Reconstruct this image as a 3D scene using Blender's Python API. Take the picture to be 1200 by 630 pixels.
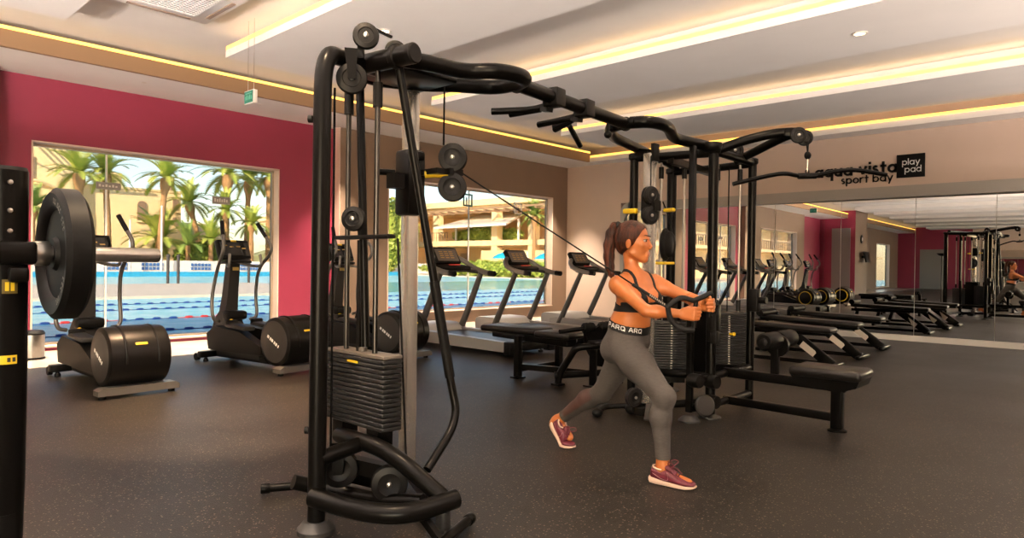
import bpy, bmesh, math, random
import numpy as np
from math import pi, sin, cos, radians, sqrt, atan2
from mathutils import Vector, Matrix
from mathutils.bvhtree import BVHTree

for o in list(bpy.data.objects):
    bpy.data.objects.remove(o)
SC = bpy.context.scene
COL = SC.collection
random.seed(7)
RNG = np.random.default_rng(7)

# ------------------------------------------------------------ camera
cam_data = bpy.data.cameras.new('camera')
cam_data.sensor_width = 36.0
cam_data.lens = 23.81
cam_data.clip_end = 500
cam = bpy.data.objects.new('camera', cam_data)
COL.objects.link(cam)
_yaw, _pitch, _roll = radians(43.16), radians(-0.41), radians(0.75)
_f0 = Vector((cos(_yaw), sin(_yaw), 0)); _r0 = Vector((sin(_yaw), -cos(_yaw), 0)); _u0 = Vector((0, 0, 1))
_F = _f0 * cos(_pitch) + _u0 * sin(_pitch)
_U1 = _u0 * cos(_pitch) - _f0 * sin(_pitch)
_R = _r0 * cos(_roll) + _U1 * sin(_roll)
_U = _U1 * cos(_roll) - _r0 * sin(_roll)
cam.matrix_world = Matrix(((_R.x, _U.x, -_F.x, 0), (_R.y, _U.y, -_F.y, 0), (_R.z, _U.z, -_F.z, 1.22), (0, 0, 0, 1)))
SC.camera = cam

# ------------------------------------------------------------ exposure
SC.view_settings.view_transform = 'Standard'
SC.view_settings.look = 'None'
SC.view_settings.exposure = 0.0
SC.view_settings.gamma = 1.0
SC.view_settings.use_curve_mapping = False
SC.cycles.use_denoising = True
SC.cycles.max_bounces = 10
SC.cycles.diffuse_bounces = 5
SC.cycles.glossy_bounces = 6
SC.cycles.transparent_max_bounces = 24
SC.cycles.sample_clamp_indirect = 6.0

# ------------------------------------------------------------ sky and sun
SUN_ROT_TO = Vector((-0.78, -0.52, 0.46)).normalized()      # direction towards the sun
world = bpy.data.worlds.new('sky')
SC.world = world
world.use_nodes = True
_nt = world.node_tree
_nt.nodes.clear()
_out = _nt.nodes.new('ShaderNodeOutputWorld')
_bg = _nt.nodes.new('ShaderNodeBackground')
_sky = _nt.nodes.new('ShaderNodeTexSky')
_sky.sky_type = 'NISHITA'
_sky.sun_disc = False
_sky.sun_elevation = math.asin(SUN_ROT_TO.z)
_sky.sun_rotation = atan2(SUN_ROT_TO.x, SUN_ROT_TO.y)
_sky.air_density = 1.1
_sky.dust_density = 0.8
_sky.ozone_density = 1.6
_mix = _nt.nodes.new('ShaderNodeMix'); _mix.data_type = 'RGBA'; _mix.blend_type = 'MULTIPLY'
_mix.inputs[0].default_value = 1.0
_mix.inputs[7].default_value = (1.0, 0.96, 0.93, 1)
_bg.inputs[1].default_value = 1.55
_nt.links.new(_sky.outputs[0], _mix.inputs[6])
_nt.links.new(_mix.outputs[2], _bg.inputs[0])
_nt.links.new(_bg.outputs[0], _out.inputs[0])

_sd = bpy.data.lights.new('sun', 'SUN')
_sd.energy = 43.0
_sd.angle = radians(0.6)
_sd.color = (1.0, 0.82, 0.58)
_so = bpy.data.objects.new('sun', _sd)
COL.objects.link(_so)
_so.rotation_euler = (-SUN_ROT_TO).to_track_quat('-Z', 'Y').to_euler()
_so.location = (0, 20, 20)
LED_E = 1.1          # emission of the cove light strips
FILL_UP_W = 1450.0    # added floor-standing uplighters that brighten the ceiling
FILL_DOWN_W = 160.0    # recessed downlights added out of view

# ------------------------------------------------------------ helpers: materials
MATS = {}
def mat(name, col, rough=0.5, metal=0.0, spec=0.5, noise=0.0, nscale=8.0, bump=0.0, bscale=60.0, col2=None, emit=None, estr=0.0, coat=0.0, alpha_noise=None, stretch=None):
    if name in MATS:
        return MATS[name]
    m = bpy.data.materials.new(name)
    m.use_nodes = True
    nt = m.node_tree
    b = nt.nodes['Principled BSDF']
    b.inputs['Base Color'].default_value = (*col, 1)
    b.inputs['Roughness'].default_value = rough
    b.inputs['Metallic'].default_value = metal
    b.inputs['Specular IOR Level'].default_value = spec
    b.inputs['Coat Weight'].default_value = coat
    if emit:
        b.inputs['Emission Color'].default_value = (*emit, 1)
        b.inputs['Emission Strength'].default_value = estr
    tc = None
    if noise or bump or col2:
        tc = nt.nodes.new('ShaderNodeTexCoord')
        mp = nt.nodes.new('ShaderNodeMapping')
        if stretch:
            mp.inputs['Scale'].default_value = stretch
        nt.links.new(tc.outputs['Object'], mp.inputs[0])
        n = nt.nodes.new('ShaderNodeTexNoise')
        n.inputs['Scale'].default_value = nscale
        n.inputs['Detail'].default_value = 5
        nt.links.new(mp.outputs[0], n.inputs['Vector'])
        c2 = col2 if col2 else tuple(min(1, c * (1 - noise)) for c in col)
        mx = nt.nodes.new('ShaderNodeMix'); mx.data_type = 'RGBA'
        mx.inputs[6].default_value = (*col, 1); mx.inputs[7].default_value = (*c2, 1)
        rp = nt.nodes.new('ShaderNodeMapRange')
        rp.inputs[1].default_value = 0.38; rp.inputs[2].default_value = 0.62
        nt.links.new(n.outputs[0], rp.inputs[0])
        nt.links.new(rp.outputs[0], mx.inputs[0])
        nt.links.new(mx.outputs[2], b.inputs['Base Color'])
        if bump:
            n2 = nt.nodes.new('ShaderNodeTexNoise'); n2.inputs['Scale'].default_value = bscale
            n2.inputs['Detail'].default_value = 4
            nt.links.new(mp.outputs[0], n2.inputs['Vector'])
            bp = nt.nodes.new('ShaderNodeBump'); bp.inputs['Strength'].default_value = bump
            bp.inputs['Distance'].default_value = 0.01
            nt.links.new(n2.outputs[0], bp.inputs['Height'])
            nt.links.new(bp.outputs[0], b.inputs['Normal'])
    MATS[name] = m
    return m

# ------------------------------------------------------------ helpers: meshes
def V(*a): return Vector(a)

def fillet(pts, rad, n=6, closed=False):
    """round the corners of a polyline"""
    pts = [Vector(p) for p in pts]
    N = len(pts); out = []
    for i, p in enumerate(pts):
        if not closed and (i == 0 or i == N - 1):
            out.append(p); continue
        a = pts[i - 1]; b = pts[(i + 1) % N]
        da = a - p; db = b - p
        r = rad[i] if isinstance(rad, (list, tuple)) else rad
        ra = min(r, da.length * 0.48); rb = min(r, db.length * 0.48)
        if ra < 1e-6 or rb < 1e-6:
            out.append(p); continue
        p0 = p + da.normalized() * ra; p1 = p + db.normalized() * rb
        for k in range(n + 1):
            t = k / n
            out.append(p0 * (1 - t) ** 2 + p * 2 * t * (1 - t) + p1 * t * t)
    return out

class MB:
    def __init__(self):
        self.v = []; self.f = []
    def add(self, verts, faces):
        b = len(self.v)
        self.v += [tuple(v) for v in verts]
        self.f += [tuple(i + b for i in f) for f in faces]
        return self
    def box(self, c, s, rot=None, bev=0.0, seg=2):
        bm = bmesh.new()
        bmesh.ops.create_cube(bm, size=1.0)
        for v in bm.verts:
            v.co = Vector((v.co.x * s[0], v.co.y * s[1], v.co.z * s[2]))
        if bev > 0:
            bmesh.ops.bevel(bm, geom=list(bm.edges), offset=min(bev, min(s) * 0.49), segments=seg, profile=0.5, affect='EDGES')
        M = Matrix.Translation(Vector(c))
        if rot is not None:
            M = M @ (rot.to_4x4() if isinstance(rot, Matrix) else Matrix.Rotation(rot, 4, 'Z'))
        bm.verts.index_update()
        self.add([M @ v.co for v in bm.verts], [[v.index for v in f.verts] for f in bm.faces])
        bm.free(); return self
    def boxx(self, x0, x1, y0, y1, z0, z1, bev=0.0):
        return self.box(((x0 + x1) / 2, (y0 + y1) / 2, (z0 + z1) / 2), (abs(x1 - x0), abs(y1 - y0), abs(z1 - z0)), None, bev)
    def bar(self, p0, p1, w, h, up=(0, 0, 1), bev=0.0):
        """rectangular bar from p0 to p1, w wide sideways, h high along up"""
        p0 = Vector(p0); p1 = Vector(p1); d = p1 - p0; L = d.length; d = d / L
        u = Vector(up); s = d.cross(u)
        if s.length < 1e-5: s = d.orthogonal()
        s.normalize(); u = s.cross(d)
        R = Matrix((( d.x, s.x, u.x), (d.y, s.y, u.y), (d.z, s.z, u.z)))
        return self.box((p0 + p1) / 2, (L, w, h), R, bev)
    def tube(self, pts, r, n=14, caps=True, closed=False, flat=1.0, up=None):
        pts = [Vector(p) for p in pts]
        N = len(pts)
        rs = list(r) if isinstance(r, (list, tuple)) else [r] * N
        T = []
        for i in range(N):
            if closed: t = pts[(i + 1) % N] - pts[i - 1]
            else: t = pts[min(i + 1, N - 1)] - pts[max(i - 1, 0)]
            T.append(t.normalized() if t.length > 1e-9 else Vector((0, 0, 1)))
        nrm = Vector(up) if up is not None else T[0].orthogonal()
        nrm = (nrm - T[0] * nrm.dot(T[0])).normalized()
        verts = []; b = 0
        for i in range(N):
            if i > 0:
                nrm = nrm - T[i] * nrm.dot(T[i])
                nrm = nrm.normalized() if nrm.length > 1e-6 else T[i].orthogonal().normalized()
            bn = T[i].cross(nrm)
            for k in range(n):
                a = 2 * pi * k / n
                verts.append(pts[i] + nrm * (cos(a) * rs[i]) + bn * (sin(a) * rs[i] * flat))
        faces = []
        M = N if closed else N - 1
        for i in range(M):
            j = (i + 1) % N
            for k in range(n):
                l = (k + 1) % n
                faces.append((i * n + k, i * n + l, j * n + l, j * n + k))
        if caps and not closed:
            faces.append(tuple(range(n - 1, -1, -1)))
            faces.append(tuple((N - 1) * n + k for k in range(n)))
        return self.add(verts, faces)
    def cyl(self, p0, p1, r0, r1=None, n=20, caps=True):
        return self.tube([p0, p1], [r0, r0 if r1 is None else r1], n, caps)
    def lathe(self, prof, o, d, n=28):
        """prof = [(radius, along)] around axis d from point o"""
        o = Vector(o); d = Vector(d).normalized(); a = d.orthogonal().normalized(); b = d.cross(a)
        verts = []; faces = []
        for (r, h) in prof:
            for k in range(n):
                t = 2 * pi * k / n
                verts.append(o + d * h + (a * cos(t) + b * sin(t)) * max(r, 1e-5))
        m = len(prof)
        for i in range(m - 1):
            for k in range(n):
                l = (k + 1) % n
                faces.append((i * n + k, i * n + l, (i + 1) * n + l, (i + 1) * n + k))
        if prof[0][0] > 1e-4: faces.append(tuple(range(n - 1, -1, -1)))
        if prof[-1][0] > 1e-4: faces.append(tuple((m - 1) * n + k for k in range(n)))
        return self.add(verts, faces)
    def prism(self, poly, o, u, v, th, center=True):
        """polygon in the (u, v) plane at o, extruded along u x v by th"""
        o = Vector(o); u = Vector(u).normalized(); v = Vector(v).normalized(); w = u.cross(v).normalized()
        n = len(poly); a = -th / 2 if center else 0
        lo = [o + u * x + v * y + w * a for x, y in poly]
        hi = [p + w * th for p in lo]
        ar = sum(poly[i][0] * poly[(i + 1) % n][1] - poly[(i + 1) % n][0] * poly[i][1] for i in range(n))
        fc = [tuple(range(n - 1, -1, -1)), tuple(range(n, 2 * n))] + [(i, (i + 1) % n, n + (i + 1) % n, n + i) for i in range(n)]
        if ar < 0: fc = [tuple(reversed(f)) for f in fc]
        return self.add(lo + hi, fc)
    def ell(self, c, r, rot=None, nu=20, nv=12):
        c = Vector(c); verts = []; faces = []
        if not isinstance(r, (tuple, list)): r = (r, r, r)
        R = rot if rot is not None else Matrix.Identity(3)
        for i in range(nv + 1):
            ph = pi * i / nv
            for k in range(nu):
                t = 2 * pi * k / nu
                q = Vector((r[0] * sin(ph) * cos(t), r[1] * sin(ph) * sin(t), r[2] * cos(ph)))
                verts.append(c + R @ q)
        for i in range(nv):
            for k in range(nu):
                l = (k + 1) % nu
                faces.append((i * nu + k, (i + 1) * nu + k, (i + 1) * nu + l, i * nu + l))
        return self.add(verts, faces)
    def loft(self, rings, cap=True):
        n = len(rings[0]); verts = []; faces = []
        for rg in rings: verts += [Vector(p) for p in rg]
        for i in range(len(rings) - 1):
            for k in range(n):
                l = (k + 1) % n
                faces.append((i * n + k, i * n + l, (i + 1) * n + l, (i + 1) * n + k))
        if cap:
            faces.append(tuple(range(n - 1, -1, -1)))
            faces.append(tuple((len(rings) - 1) * n + k for k in range(n)))
        return self.add(verts, faces)
    def build(self, name, m, parent=None, smooth=True, angle=38, loc=None):
        me = bpy.data.meshes.new(name)
        off = Vector((0, 0, 0))
        p = parent
        while p is not None:
            off += p.location; p = p.parent
        vs = self.v
        if loc is not None: off += Vector(loc)
        if off.length > 0:
            vs = [(x - off.x, y - off.y, z - off.z) for x, y, z in vs]
        me.from_pydata(vs, [], self.f)
        me.validate(clean_customdata=False)
        bm = bmesh.new(); bm.from_mesh(me)
        bmesh.ops.remove_doubles(bm, verts=bm.verts, dist=1e-6)
        bmesh.ops.recalc_face_normals(bm, faces=bm.faces)
        bm.to_mesh(me); bm.free()
        if smooth:
            me.polygons.foreach_set('use_smooth', [True] * len(me.polygons))
            me.set_sharp_from_angle(angle=radians(angle))
        for mm in (m if isinstance(m, (list, tuple)) else [m]):
            me.materials.append(mm)
        o = bpy.data.objects.new(name, me)
        COL.objects.link(o)
        if loc is not None: o.location = loc
        if parent is not None: o.parent = parent
        return o

def tag(o, label, cat, group=None, kind=None):
    o['label'] = label; o['category'] = cat
    if group: o['group'] = group
    if kind: o['kind'] = kind
    return o
def thing(name, loc, label, cat, group=None):
    o = bpy.data.objects.new(name, None); COL.objects.link(o)
    o.location = loc; o.empty_display_size = 0.1
    return tag(o, label, cat, group)
def struct(o, label=None, cat=None):
    o['kind'] = 'structure'
    if label: o['label'] = label
    if cat: o['category'] = cat
    return o
def kids(o):
    return [c for c in bpy.data.objects if c.parent == o]
def copy_tree(o, parent=None):
    c = o.copy(); COL.objects.link(c)
    if parent is not None: c.parent = parent
    for ch in kids(o):
        copy_tree(ch, c)
    return c

# stroke lettering, x-height 1
def _arc(cx, cy, r, a0, a1, n=14):
    return [(cx + r * cos(radians(a0 + (a1 - a0) * k / n)), cy + r * sin(radians(a0 + (a1 - a0) * k / n))) for k in range(n + 1)]
def glyph(ch, t):
    h = t / 2; R = 0.5 - h; w = 1.0
    O = _arc(0.5, 0.5, R, 0, 360, 28)
    if ch == 'a': return [O, [(1 - h, 0), (1 - h, 1)]], 1.0
    if ch == 'q': return [O, [(1 - h, -0.45), (1 - h, 1)]], 1.0
    if ch == 'd': return [O, [(1 - h, 0), (1 - h, 1.45)]], 1.0
    if ch == 'p': return [O, [(h, -0.45), (h, 1)]], 1.0
    if ch == 'b': return [O, [(h, 0), (h, 1.45)]], 1.0
    if ch == 'o': return [O], 1.0
    if ch == 'u': return [[(h, 1)] + _arc(0.46, 0.46, 0.46 - h, 180, 360) + [(0.92 - h, 1)], [(0.92 - h, 0), (0.92 - h, 1)]], 0.92
    if ch == 'v': return [[(h * .9, 1), (0.47, h * .6)], [(0.47, h * .6), (0.94 - h * .9, 1)]], 0.94
    if ch == 'y': return [[(h * .9, 1), (0.47, h * .6)], [(0.94 - h * .9, 1), (0.28, -0.45)]], 0.94
    if ch == 'i': return [[(h, 0), (h, 1)], [(h, 1.17), (h, 1.17 + t * 1.05)]], t
    if ch == 'l': return [[(h, 0), (h, 1.45)]], t
    if ch == 't': return [[(0.3, 0), (0.3, 1.36)], [(0, 1 - h), (0.62, 1 - h)]], 0.62
    if ch == 'r': return [[(h, 0), (h, 1)], _arc(0.52, 0.52, 0.52 - h, 180, 70)], 0.66
    if ch == 's':
        r = (1 - t) / 4
        return [_arc(0.36, 1 - h - r, r, 40, 270, 12) + _arc(0.36, h + r, r, 90, -140, 12)[1:]], 0.72
    return [], 0.4
def lettering(mb, text, o, u, v, size, t=0.24, depth=0.03, gap=0.16, warp=None):
    """raised letters along u, up v, starting at baseline point o; warp maps (x, y, z) to a point"""
    o = Vector(o); u = Vector(u).normalized(); v = Vector(v).normalized(); w = u.cross(v)
    x = 0.0
    for ch in text:
        strokes, wd = glyph(ch, t)
        for st in strokes:
            N = len(st)
            L = []; Rr = []
            closed = (Vector((*st[0], 0)) - Vector((*st[-1], 0))).length < 1e-6 and N > 4
            for i in range(N):
                if closed: a = st[i - 1] if i > 0 else st[N - 2]; b = st[i + 1] if i < N - 1 else st[1]
                else: a = st[max(i - 1, 0)]; b = st[min(i + 1, N - 1)]
                d = Vector((b[0] - a[0], b[1] - a[1])); d.normalize(); nn = Vector((-d.y, d.x)) * (t / 2)
                L.append((st[i][0] + nn.x, st[i][1] + nn.y)); Rr.append((st[i][0] - nn.x, st[i][1] - nn.y))
            for i in range(N - 1):
                q = [L[i], L[i + 1], Rr[i + 1], Rr[i]]
                if warp:
                    lo = [warp((x + a) * size, b * size, 0) for a, b in q]; hi = [warp((x + a) * size, b * size, depth) for a, b in q]
                else:
                    lo = [o + u * ((x + a) * size) + v * (b * size) for a, b in q]
                    hi = [p + w * depth for p in lo]
                mb.add(lo + hi, [(3, 2, 1, 0), (4, 5, 6, 7), (0, 1, 5, 4), (1, 2, 6, 5), (2, 3, 7, 6), (3, 0, 4, 7)])
        x += wd + gap
    return x * size
# ------------------------------------------------------------ materials of the room
M_MAG = mat('magenta_paint', (0.235, 0.018, 0.050), 0.55, noise=0.06, nscale=1.5)
M_BROWN = mat('taupe_paint', (0.19, 0.128, 0.088), 0.6, noise=0.06, nscale=1.5)
M_BEIGE = mat('beige_paint', (0.58, 0.455, 0.375), 0.6, noise=0.05, nscale=1.5)
M_CEIL = mat('ceiling_white', (0.88, 0.86, 0.84), 0.75, noise=0.03, nscale=2.0)
M_PANEL = mat('ceiling_panel_grey', (0.90, 0.885, 0.87), 0.7, noise=0.04, nscale=1.2)
M_WHITE = mat('white_paint', (0.82, 0.78, 0.72), 0.45)
M_FASCIA = mat('fascia_tan', (0.25, 0.15, 0.078), 0.6)
M_TILE = mat('beige_floor_tile', (0.50, 0.42, 0.34), 0.25, noise=0.12, nscale=3.0)
M_GREYMET = mat('brushed_grey_metal', (0.36, 0.34, 0.31), 0.4, 0.6)
M_FRAME = mat('window_frame_bronze', (0.40, 0.32, 0.24), 0.4, 0.3)
M_LED = mat('led_amber', (1, 0.7, 0.2), 0.5, emit=(1.0, 0.52, 0.08), estr=2.3)
M_BLACKP = mat('black_powder_coat', (0.0030, 0.0027, 0.0024), 0.28, 0.0, 0.09)
M_DGREY = mat('dark_grey_plastic', (0.005, 0.0046, 0.0043), 0.42, 0.0, 0.12, noise=0.2, nscale=60)
M_MGREY = mat('graphite_plastic', (0.024, 0.022, 0.0205), 0.42, 0.0, 0.2)
M_CHROME = mat('satin_steel', (0.62, 0.60, 0.57), 0.28, 1.0, noise=0.06, nscale=30)
M_YEL = mat('yellow_label', (0.80, 0.55, 0.02), 0.45)
M_RUB = mat('black_rubber', (0.0036, 0.0033, 0.003), 0.5, 0.0, 0.12, noise=0.3, nscale=60)
M_LOGO = mat('white_print', (0.75, 0.75, 0.74), 0.5)

def rubber_floor():
    m = bpy.data.materials.new('speckled_rubber_floor'); m.use_nodes = True
    nt = m.node_tree; b = nt.nodes['Principled BSDF']
    tc = nt.nodes.new('ShaderNodeTexCoord')
    def math_(op, a, bb=None):
        n = nt.nodes.new('ShaderNodeMath'); n.operation = op
        for i, x in enumerate((a, bb)):
            if x is None: continue
            if isinstance(x, (int, float)): n.inputs[i].default_value = x
            else: nt.links.new(x, n.inputs[i])
        return n.outputs[0]
    vo = nt.nodes.new('ShaderNodeTexVoronoi'); vo.inputs['Scale'].default_value = 75
    nt.links.new(tc.outputs['Object'], vo.inputs['Vector'])
    fleck = math_('LESS_THAN', vo.outputs['Distance'], 0.30)
    wn = nt.nodes.new('ShaderNodeTexWhiteNoise'); nt.links.new(vo.outputs['Position'], wn.inputs['Vector'])
    keep = math_('GREATER_THAN', wn.outputs['Value'], 0.70)
    fl = math_('MULTIPLY', fleck, keep)
    ns = nt.nodes.new('ShaderNodeTexNoise'); ns.inputs['Scale'].default_value = 0.8; ns.inputs['Detail'].default_value = 6
    nt.links.new(tc.outputs['Object'], ns.inputs['Vector'])
    m1 = nt.nodes.new('ShaderNodeMix'); m1.data_type = 'RGBA'
    m1.inputs[6].default_value = (0.0045, 0.0038, 0.0033, 1); m1.inputs[7].default_value = (0.0115, 0.0095, 0.0078, 1)
    nt.links.new(ns.outputs[0], m1.inputs[0])
    m2 = nt.nodes.new('ShaderNodeMix'); m2.data_type = 'RGBA'
    m2.inputs[7].default_value = (0.15, 0.11, 0.08, 1)
    nt.links.new(fl, m2.inputs[0]); nt.links.new(m1.outputs[2], m2.inputs[6])
    # sheet seams
    br = nt.nodes.new('ShaderNodeTexBrick'); br.offset = 0.0
    br.inputs['Scale'].default_value = 1.0; br.inputs['Mortar Size'].default_value = 0.004
    br.inputs['Brick Width'].default_value = 1.25; br.inputs['Row Height'].default_value = 1.25
    br.inputs['Color1'].default_value = (1, 1, 1, 1); br.inputs['Color2'].default_value = (1, 1, 1, 1); br.inputs['Mortar'].default_value = (0.45, 0.45, 0.45, 1)
    nt.links.new(tc.outputs['Object'], br.inputs['Vector'])
    m3 = nt.nodes.new('ShaderNodeMix'); m3.data_type = 'RGBA'; m3.blend_type = 'MULTIPLY'; m3.inputs[0].default_value = 1
    nt.links.new(m2.outputs[2], m3.inputs[6]); nt.links.new(br.outputs[0], m3.inputs[7])
    nt.links.new(m3.outputs[2], b.inputs['Base Color'])
    n2 = nt.nodes.new('ShaderNodeTexNoise'); n2.inputs['Scale'].default_value = 140; n2.inputs['Detail'].default_value = 3
    nt.links.new(tc.outputs['Object'], n2.inputs['Vector'])
    bp = nt.nodes.new('ShaderNodeBump'); bp.inputs['Strength'].default_value = 0.35; bp.inputs['Distance'].default_value = 0.004
    nt.links.new(n2.outputs[0], bp.inputs['Height']); nt.links.new(bp.outputs[0], b.inputs['Normal'])
    rr = nt.nodes.new('ShaderNodeMapRange'); rr.inputs[3].default_value = 0.34; rr.inputs[4].default_value = 0.52
    nt.links.new(ns.outputs[0], rr.inputs[0]); nt.links.new(rr.outputs[0], b.inputs['Roughness'])
    b.inputs['Specular IOR Level'].default_value = 0.34
    return m
M_FLOOR = rubber_floor()

def glass_mat():
    m = bpy.data.materials.new('window_glass'); m.use_nodes = True
    nt = m.node_tree; nt.nodes.clear()
    o = nt.nodes.new('ShaderNodeOutputMaterial')
    t = nt.nodes.new('ShaderNodeBsdfTransparent'); t.inputs[0].default_value = (0.37, 0.37, 0.37, 1)   # tint added to dim the bright outdoors
    g = nt.nodes.new('ShaderNodeBsdfGlossy'); g.inputs['Roughness'].default_value = 0.0
    f = nt.nodes.new('ShaderNodeFresnel')
    ge = nt.nodes.new('ShaderNodeNewGeometry'); ir = nt.nodes.new('ShaderNodeMapRange')
    ir.inputs[3].default_value = 1.14; ir.inputs[4].default_value = 1 / 1.14
    nt.links.new(ge.outputs['Backfacing'], ir.inputs[0]); nt.links.new(ir.outputs[0], f.inputs[0])
    x = nt.nodes.new('ShaderNodeMixShader')
    nt.links.new(f.outputs[0], x.inputs[0]); nt.links.new(t.outputs[0], x.inputs[1]); nt.links.new(g.outputs[0], x.inputs[2])
    nt.links.new(x.outputs[0], o.inputs[0])
    return m
M_GLASS = glass_mat()
M_MIRROR = mat('mirror_silver', (0.84, 0.85, 0.83), 0.0, 1.0)

XF, XM, YW, YMAG, YB = -24.0, 12.88, 10.27, 10.49, -6.0
HC, ZU, ZP = 3.56, 3.92, 3.65

# ------------------------------------------------------------ floor
struct(MB().boxx(XF, 13.4, YB, 8.95, -0.12, 0.0).build('floor', M_FLOOR))
struct(MB().boxx(XF, 13.4, 8.95, 10.9, -0.12, 0.006).build('trim_1', M_TILE))

# ------------------------------------------------------------ window wall, painted in sections
def wall_piece(x0, x1, yf, m, win=None, name='wall_left'):
    mb = MB(); yb = yf + 0.24
    if win is None:
        mb.boxx(x0, x1, yf, yb, 0, ZU)
    else:
        a, b, z0, z1 = win
        mb.boxx(x0, a, yf, yb, 0, ZU); mb.boxx(b, x1, yf, yb, 0, ZU)
        mb.boxx(a, b, yf, yb, z1, ZU); mb.boxx(a, b, yf, yb, 0, z0)
    return struct(mb.build(name, m, smooth=False))
W1 = (2.12, 5.53, 0.05, 2.735); W2 = (7.57, 12.33, 0.25, 2.80)
W3 = (-3.97, 0.19, 0.10, 2.75); W4 = (-21.6, -18.2, 0.10, 2.75)
wall_piece(6.55, 13.4, YW, M_BROWN, W2)
wall_piece(1.75, 6.55, YMAG, M_MAG, W1)
struct(MB().boxx(6.540, 6.549, YW, YMAG, 0, HC).build('trim_80', mat('sunlit_return', (0.66, 0.50, 0.42), 0.5), smooth=False))  # thin skin with the light on the taupe wall's return painted in
wall_piece(-4.96, 1.75, YW, M_BROWN, W3)
wall_piece(-8.0, -4.96, YMAG, M_MAG)
wall_piece(XF, -8.0, YW, M_BROWN, W4)
# boxed-out column far down the same wall: magenta end, brown long side
struct(MB().boxx(-10.2, -8.05, 8.94, 10.6, 0, ZU).build('trim_2', M_BROWN, smooth=False))
struct(MB().boxx(-8.06, -8.0, 8.94, 10.6, 0, ZU).build('trim_3', M_MAG, smooth=False))
struct(MB().boxx(-8.0, -7.96, 9.14, 9.95, 0, 3.1).build('door_1', mat('grey_door_panel', (0.20, 0.19, 0.18), 0.35), smooth=False))
struct(MB().boxx(XF - 0.3, XF, 6.2, 10.8, 0, ZU).build('wall_front', M_MAG, smooth=False))
struct(MB().boxx(XF - 0.3, XF, YB, 6.2, 0, ZU).build('wall_front', M_BEIGE, smooth=False))
struct(MB().boxx(XF, XF + 0.05, 7.7, 9.0, 0, 2.5).build('door_2', mat('grey_door_panel', (0.2, 0.19, 0.18), 0.35), smooth=False))

# unseen back wall, its openings added to let in fill light
mb = MB()
_ops = [(-23, -15), (-14.6, -4.6)]
xs = XF
for a, b in _ops:
    mb.boxx(xs, a, YB - 0.3, YB, 0, ZU); mb.boxx(a, b, YB - 0.3, YB, 3.3, ZU); mb.boxx(a, b, YB - 0.3, YB, 0, 0.15); xs = b
mb.boxx(xs, 13.6, YB - 0.3, YB, 0, ZU)
struct(mb.build('wall_back', M_BEIGE, smooth=False))

# mirror wall: full-depth part near the corner, header above the recessed mirrors
mb = MB()
mb.boxx(XM, 13.6, 8.72, 10.8, 0, ZU)
mb.boxx(XM, 13.6, YB, 8.72, 2.63, ZU)
mb.boxx(13.25, 13.6, YB, 8.72, 0, 2.63)
struct(mb.build('wall_right', M_BEIGE, smooth=False))
# grey metal lining of the recess, rounded at its upper left corner
mb = MB()
mb.boxx(XM - 0.015, XM + 0.36, YB, 8.52, 2.44, 2.635)
pr = [(8.72, 0.0), (8.62, 0.0), (8.62, 2.25)] + [(8.40 + 0.22 * cos(radians(a)), 2.22 + 0.22 * sin(radians(a))) for a in range(10, 91, 16)] + [(8.40, 2.635)] + \
     [(8.50 + 0.22 * cos(radians(a)), 2.415 + 0.22 * sin(radians(a))) for a in range(90, -1, -15)]
mb.prism(pr, (XM + 0.17, 0, 0), (0, 1, 0), (0, 0, 1), 0.37)
struct(mb.build('trim_4', M_GREYMET))
_d = radians(1.3)
def mx(y): return XM + 0.02 + (8.7 - y) * math.tan(_d)
_edges = [8.60, 7.55, 6.40, 5.24, 4.05, 2.87, 1.75, 0.6, -0.55, -1.7]
M_SEAM = mat('mirror_edge', (0.7, 0.68, 0.62), 0.3)
_pos = ['nearest the room corner', 'second from the room corner', 'third from the room corner, behind the weight stacks', 'whose right edge meets the seam beside the cable machine',
        'fifth from the room corner, showing ring-marked trainers', 'showing the pink pillar, fourth from the right edge of view', 'showing the reflected cable machine', 'showing the reflected woman, at the right edge of view', 'beyond the right edge of view']
for i in range(len(_edges) - 2):
    y0, y1 = _edges[i], _edges[i + 1]
    p = [(mx(y0 - 0.004), y0 - 0.004), (mx(y1 + 0.004), y1 + 0.004)]
    q = MB()
    nx, ny = cos(_d) * 0.006, sin(_d) * 0.006
    pts = [(p[0][0], p[0][1], 0.10), (p[1][0], p[1][1], 0.10), (p[1][0], p[1][1], 2.44), (p[0][0], p[0][1], 2.44)]
    bk = [(x + nx, y + ny, z) for x, y, z in pts]
    q.add(pts + bk, [(0, 1, 2, 3), (7, 6, 5, 4), (0, 4, 5, 1), (1, 5, 6, 2), (2, 6, 7, 3), (3, 7, 4, 0)])
    tag(q.build('wall_mirror', M_MIRROR, smooth=False), 'tall frameless wall mirror panel ' + _pos[i], 'mirror', 'mirror panels along the right wall')
q = MB()
pts = [(mx(8.7) + 0.012, 8.7), (mx(-6) + 0.012, -6), (mx(-6) + 0.05, -6), (mx(8.7) + 0.05, 8.7)]
q.add([(x, y, 0) for x, y in pts] + [(x, y, 2.44) for x, y in pts], [(0, 1, 5, 4), (1, 2, 6, 5), (2, 3, 7, 6), (3, 0, 4, 7), (0, 3, 2, 1), (4, 5, 6, 7)])
struct(q.build('trim_5', M_SEAM, smooth=False))
q = MB()
pts = [(mx(8.62) - 0.012, 8.62), (mx(-6) - 0.012, -6), (mx(-6) + 0.010, -6), (mx(8.62) + 0.010, 8.62)]
q.add([(x, y, 0) for x, y in pts] + [(x, y, 0.10) for x, y in pts], [(0, 1, 5, 4), (1, 2, 6, 5), (2, 3, 7, 6), (3, 0, 4, 7), (0, 3, 2, 1), (4, 5, 6, 7)])
struct(q.build('baseboard_right', M_WHITE, smooth=False))
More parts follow.
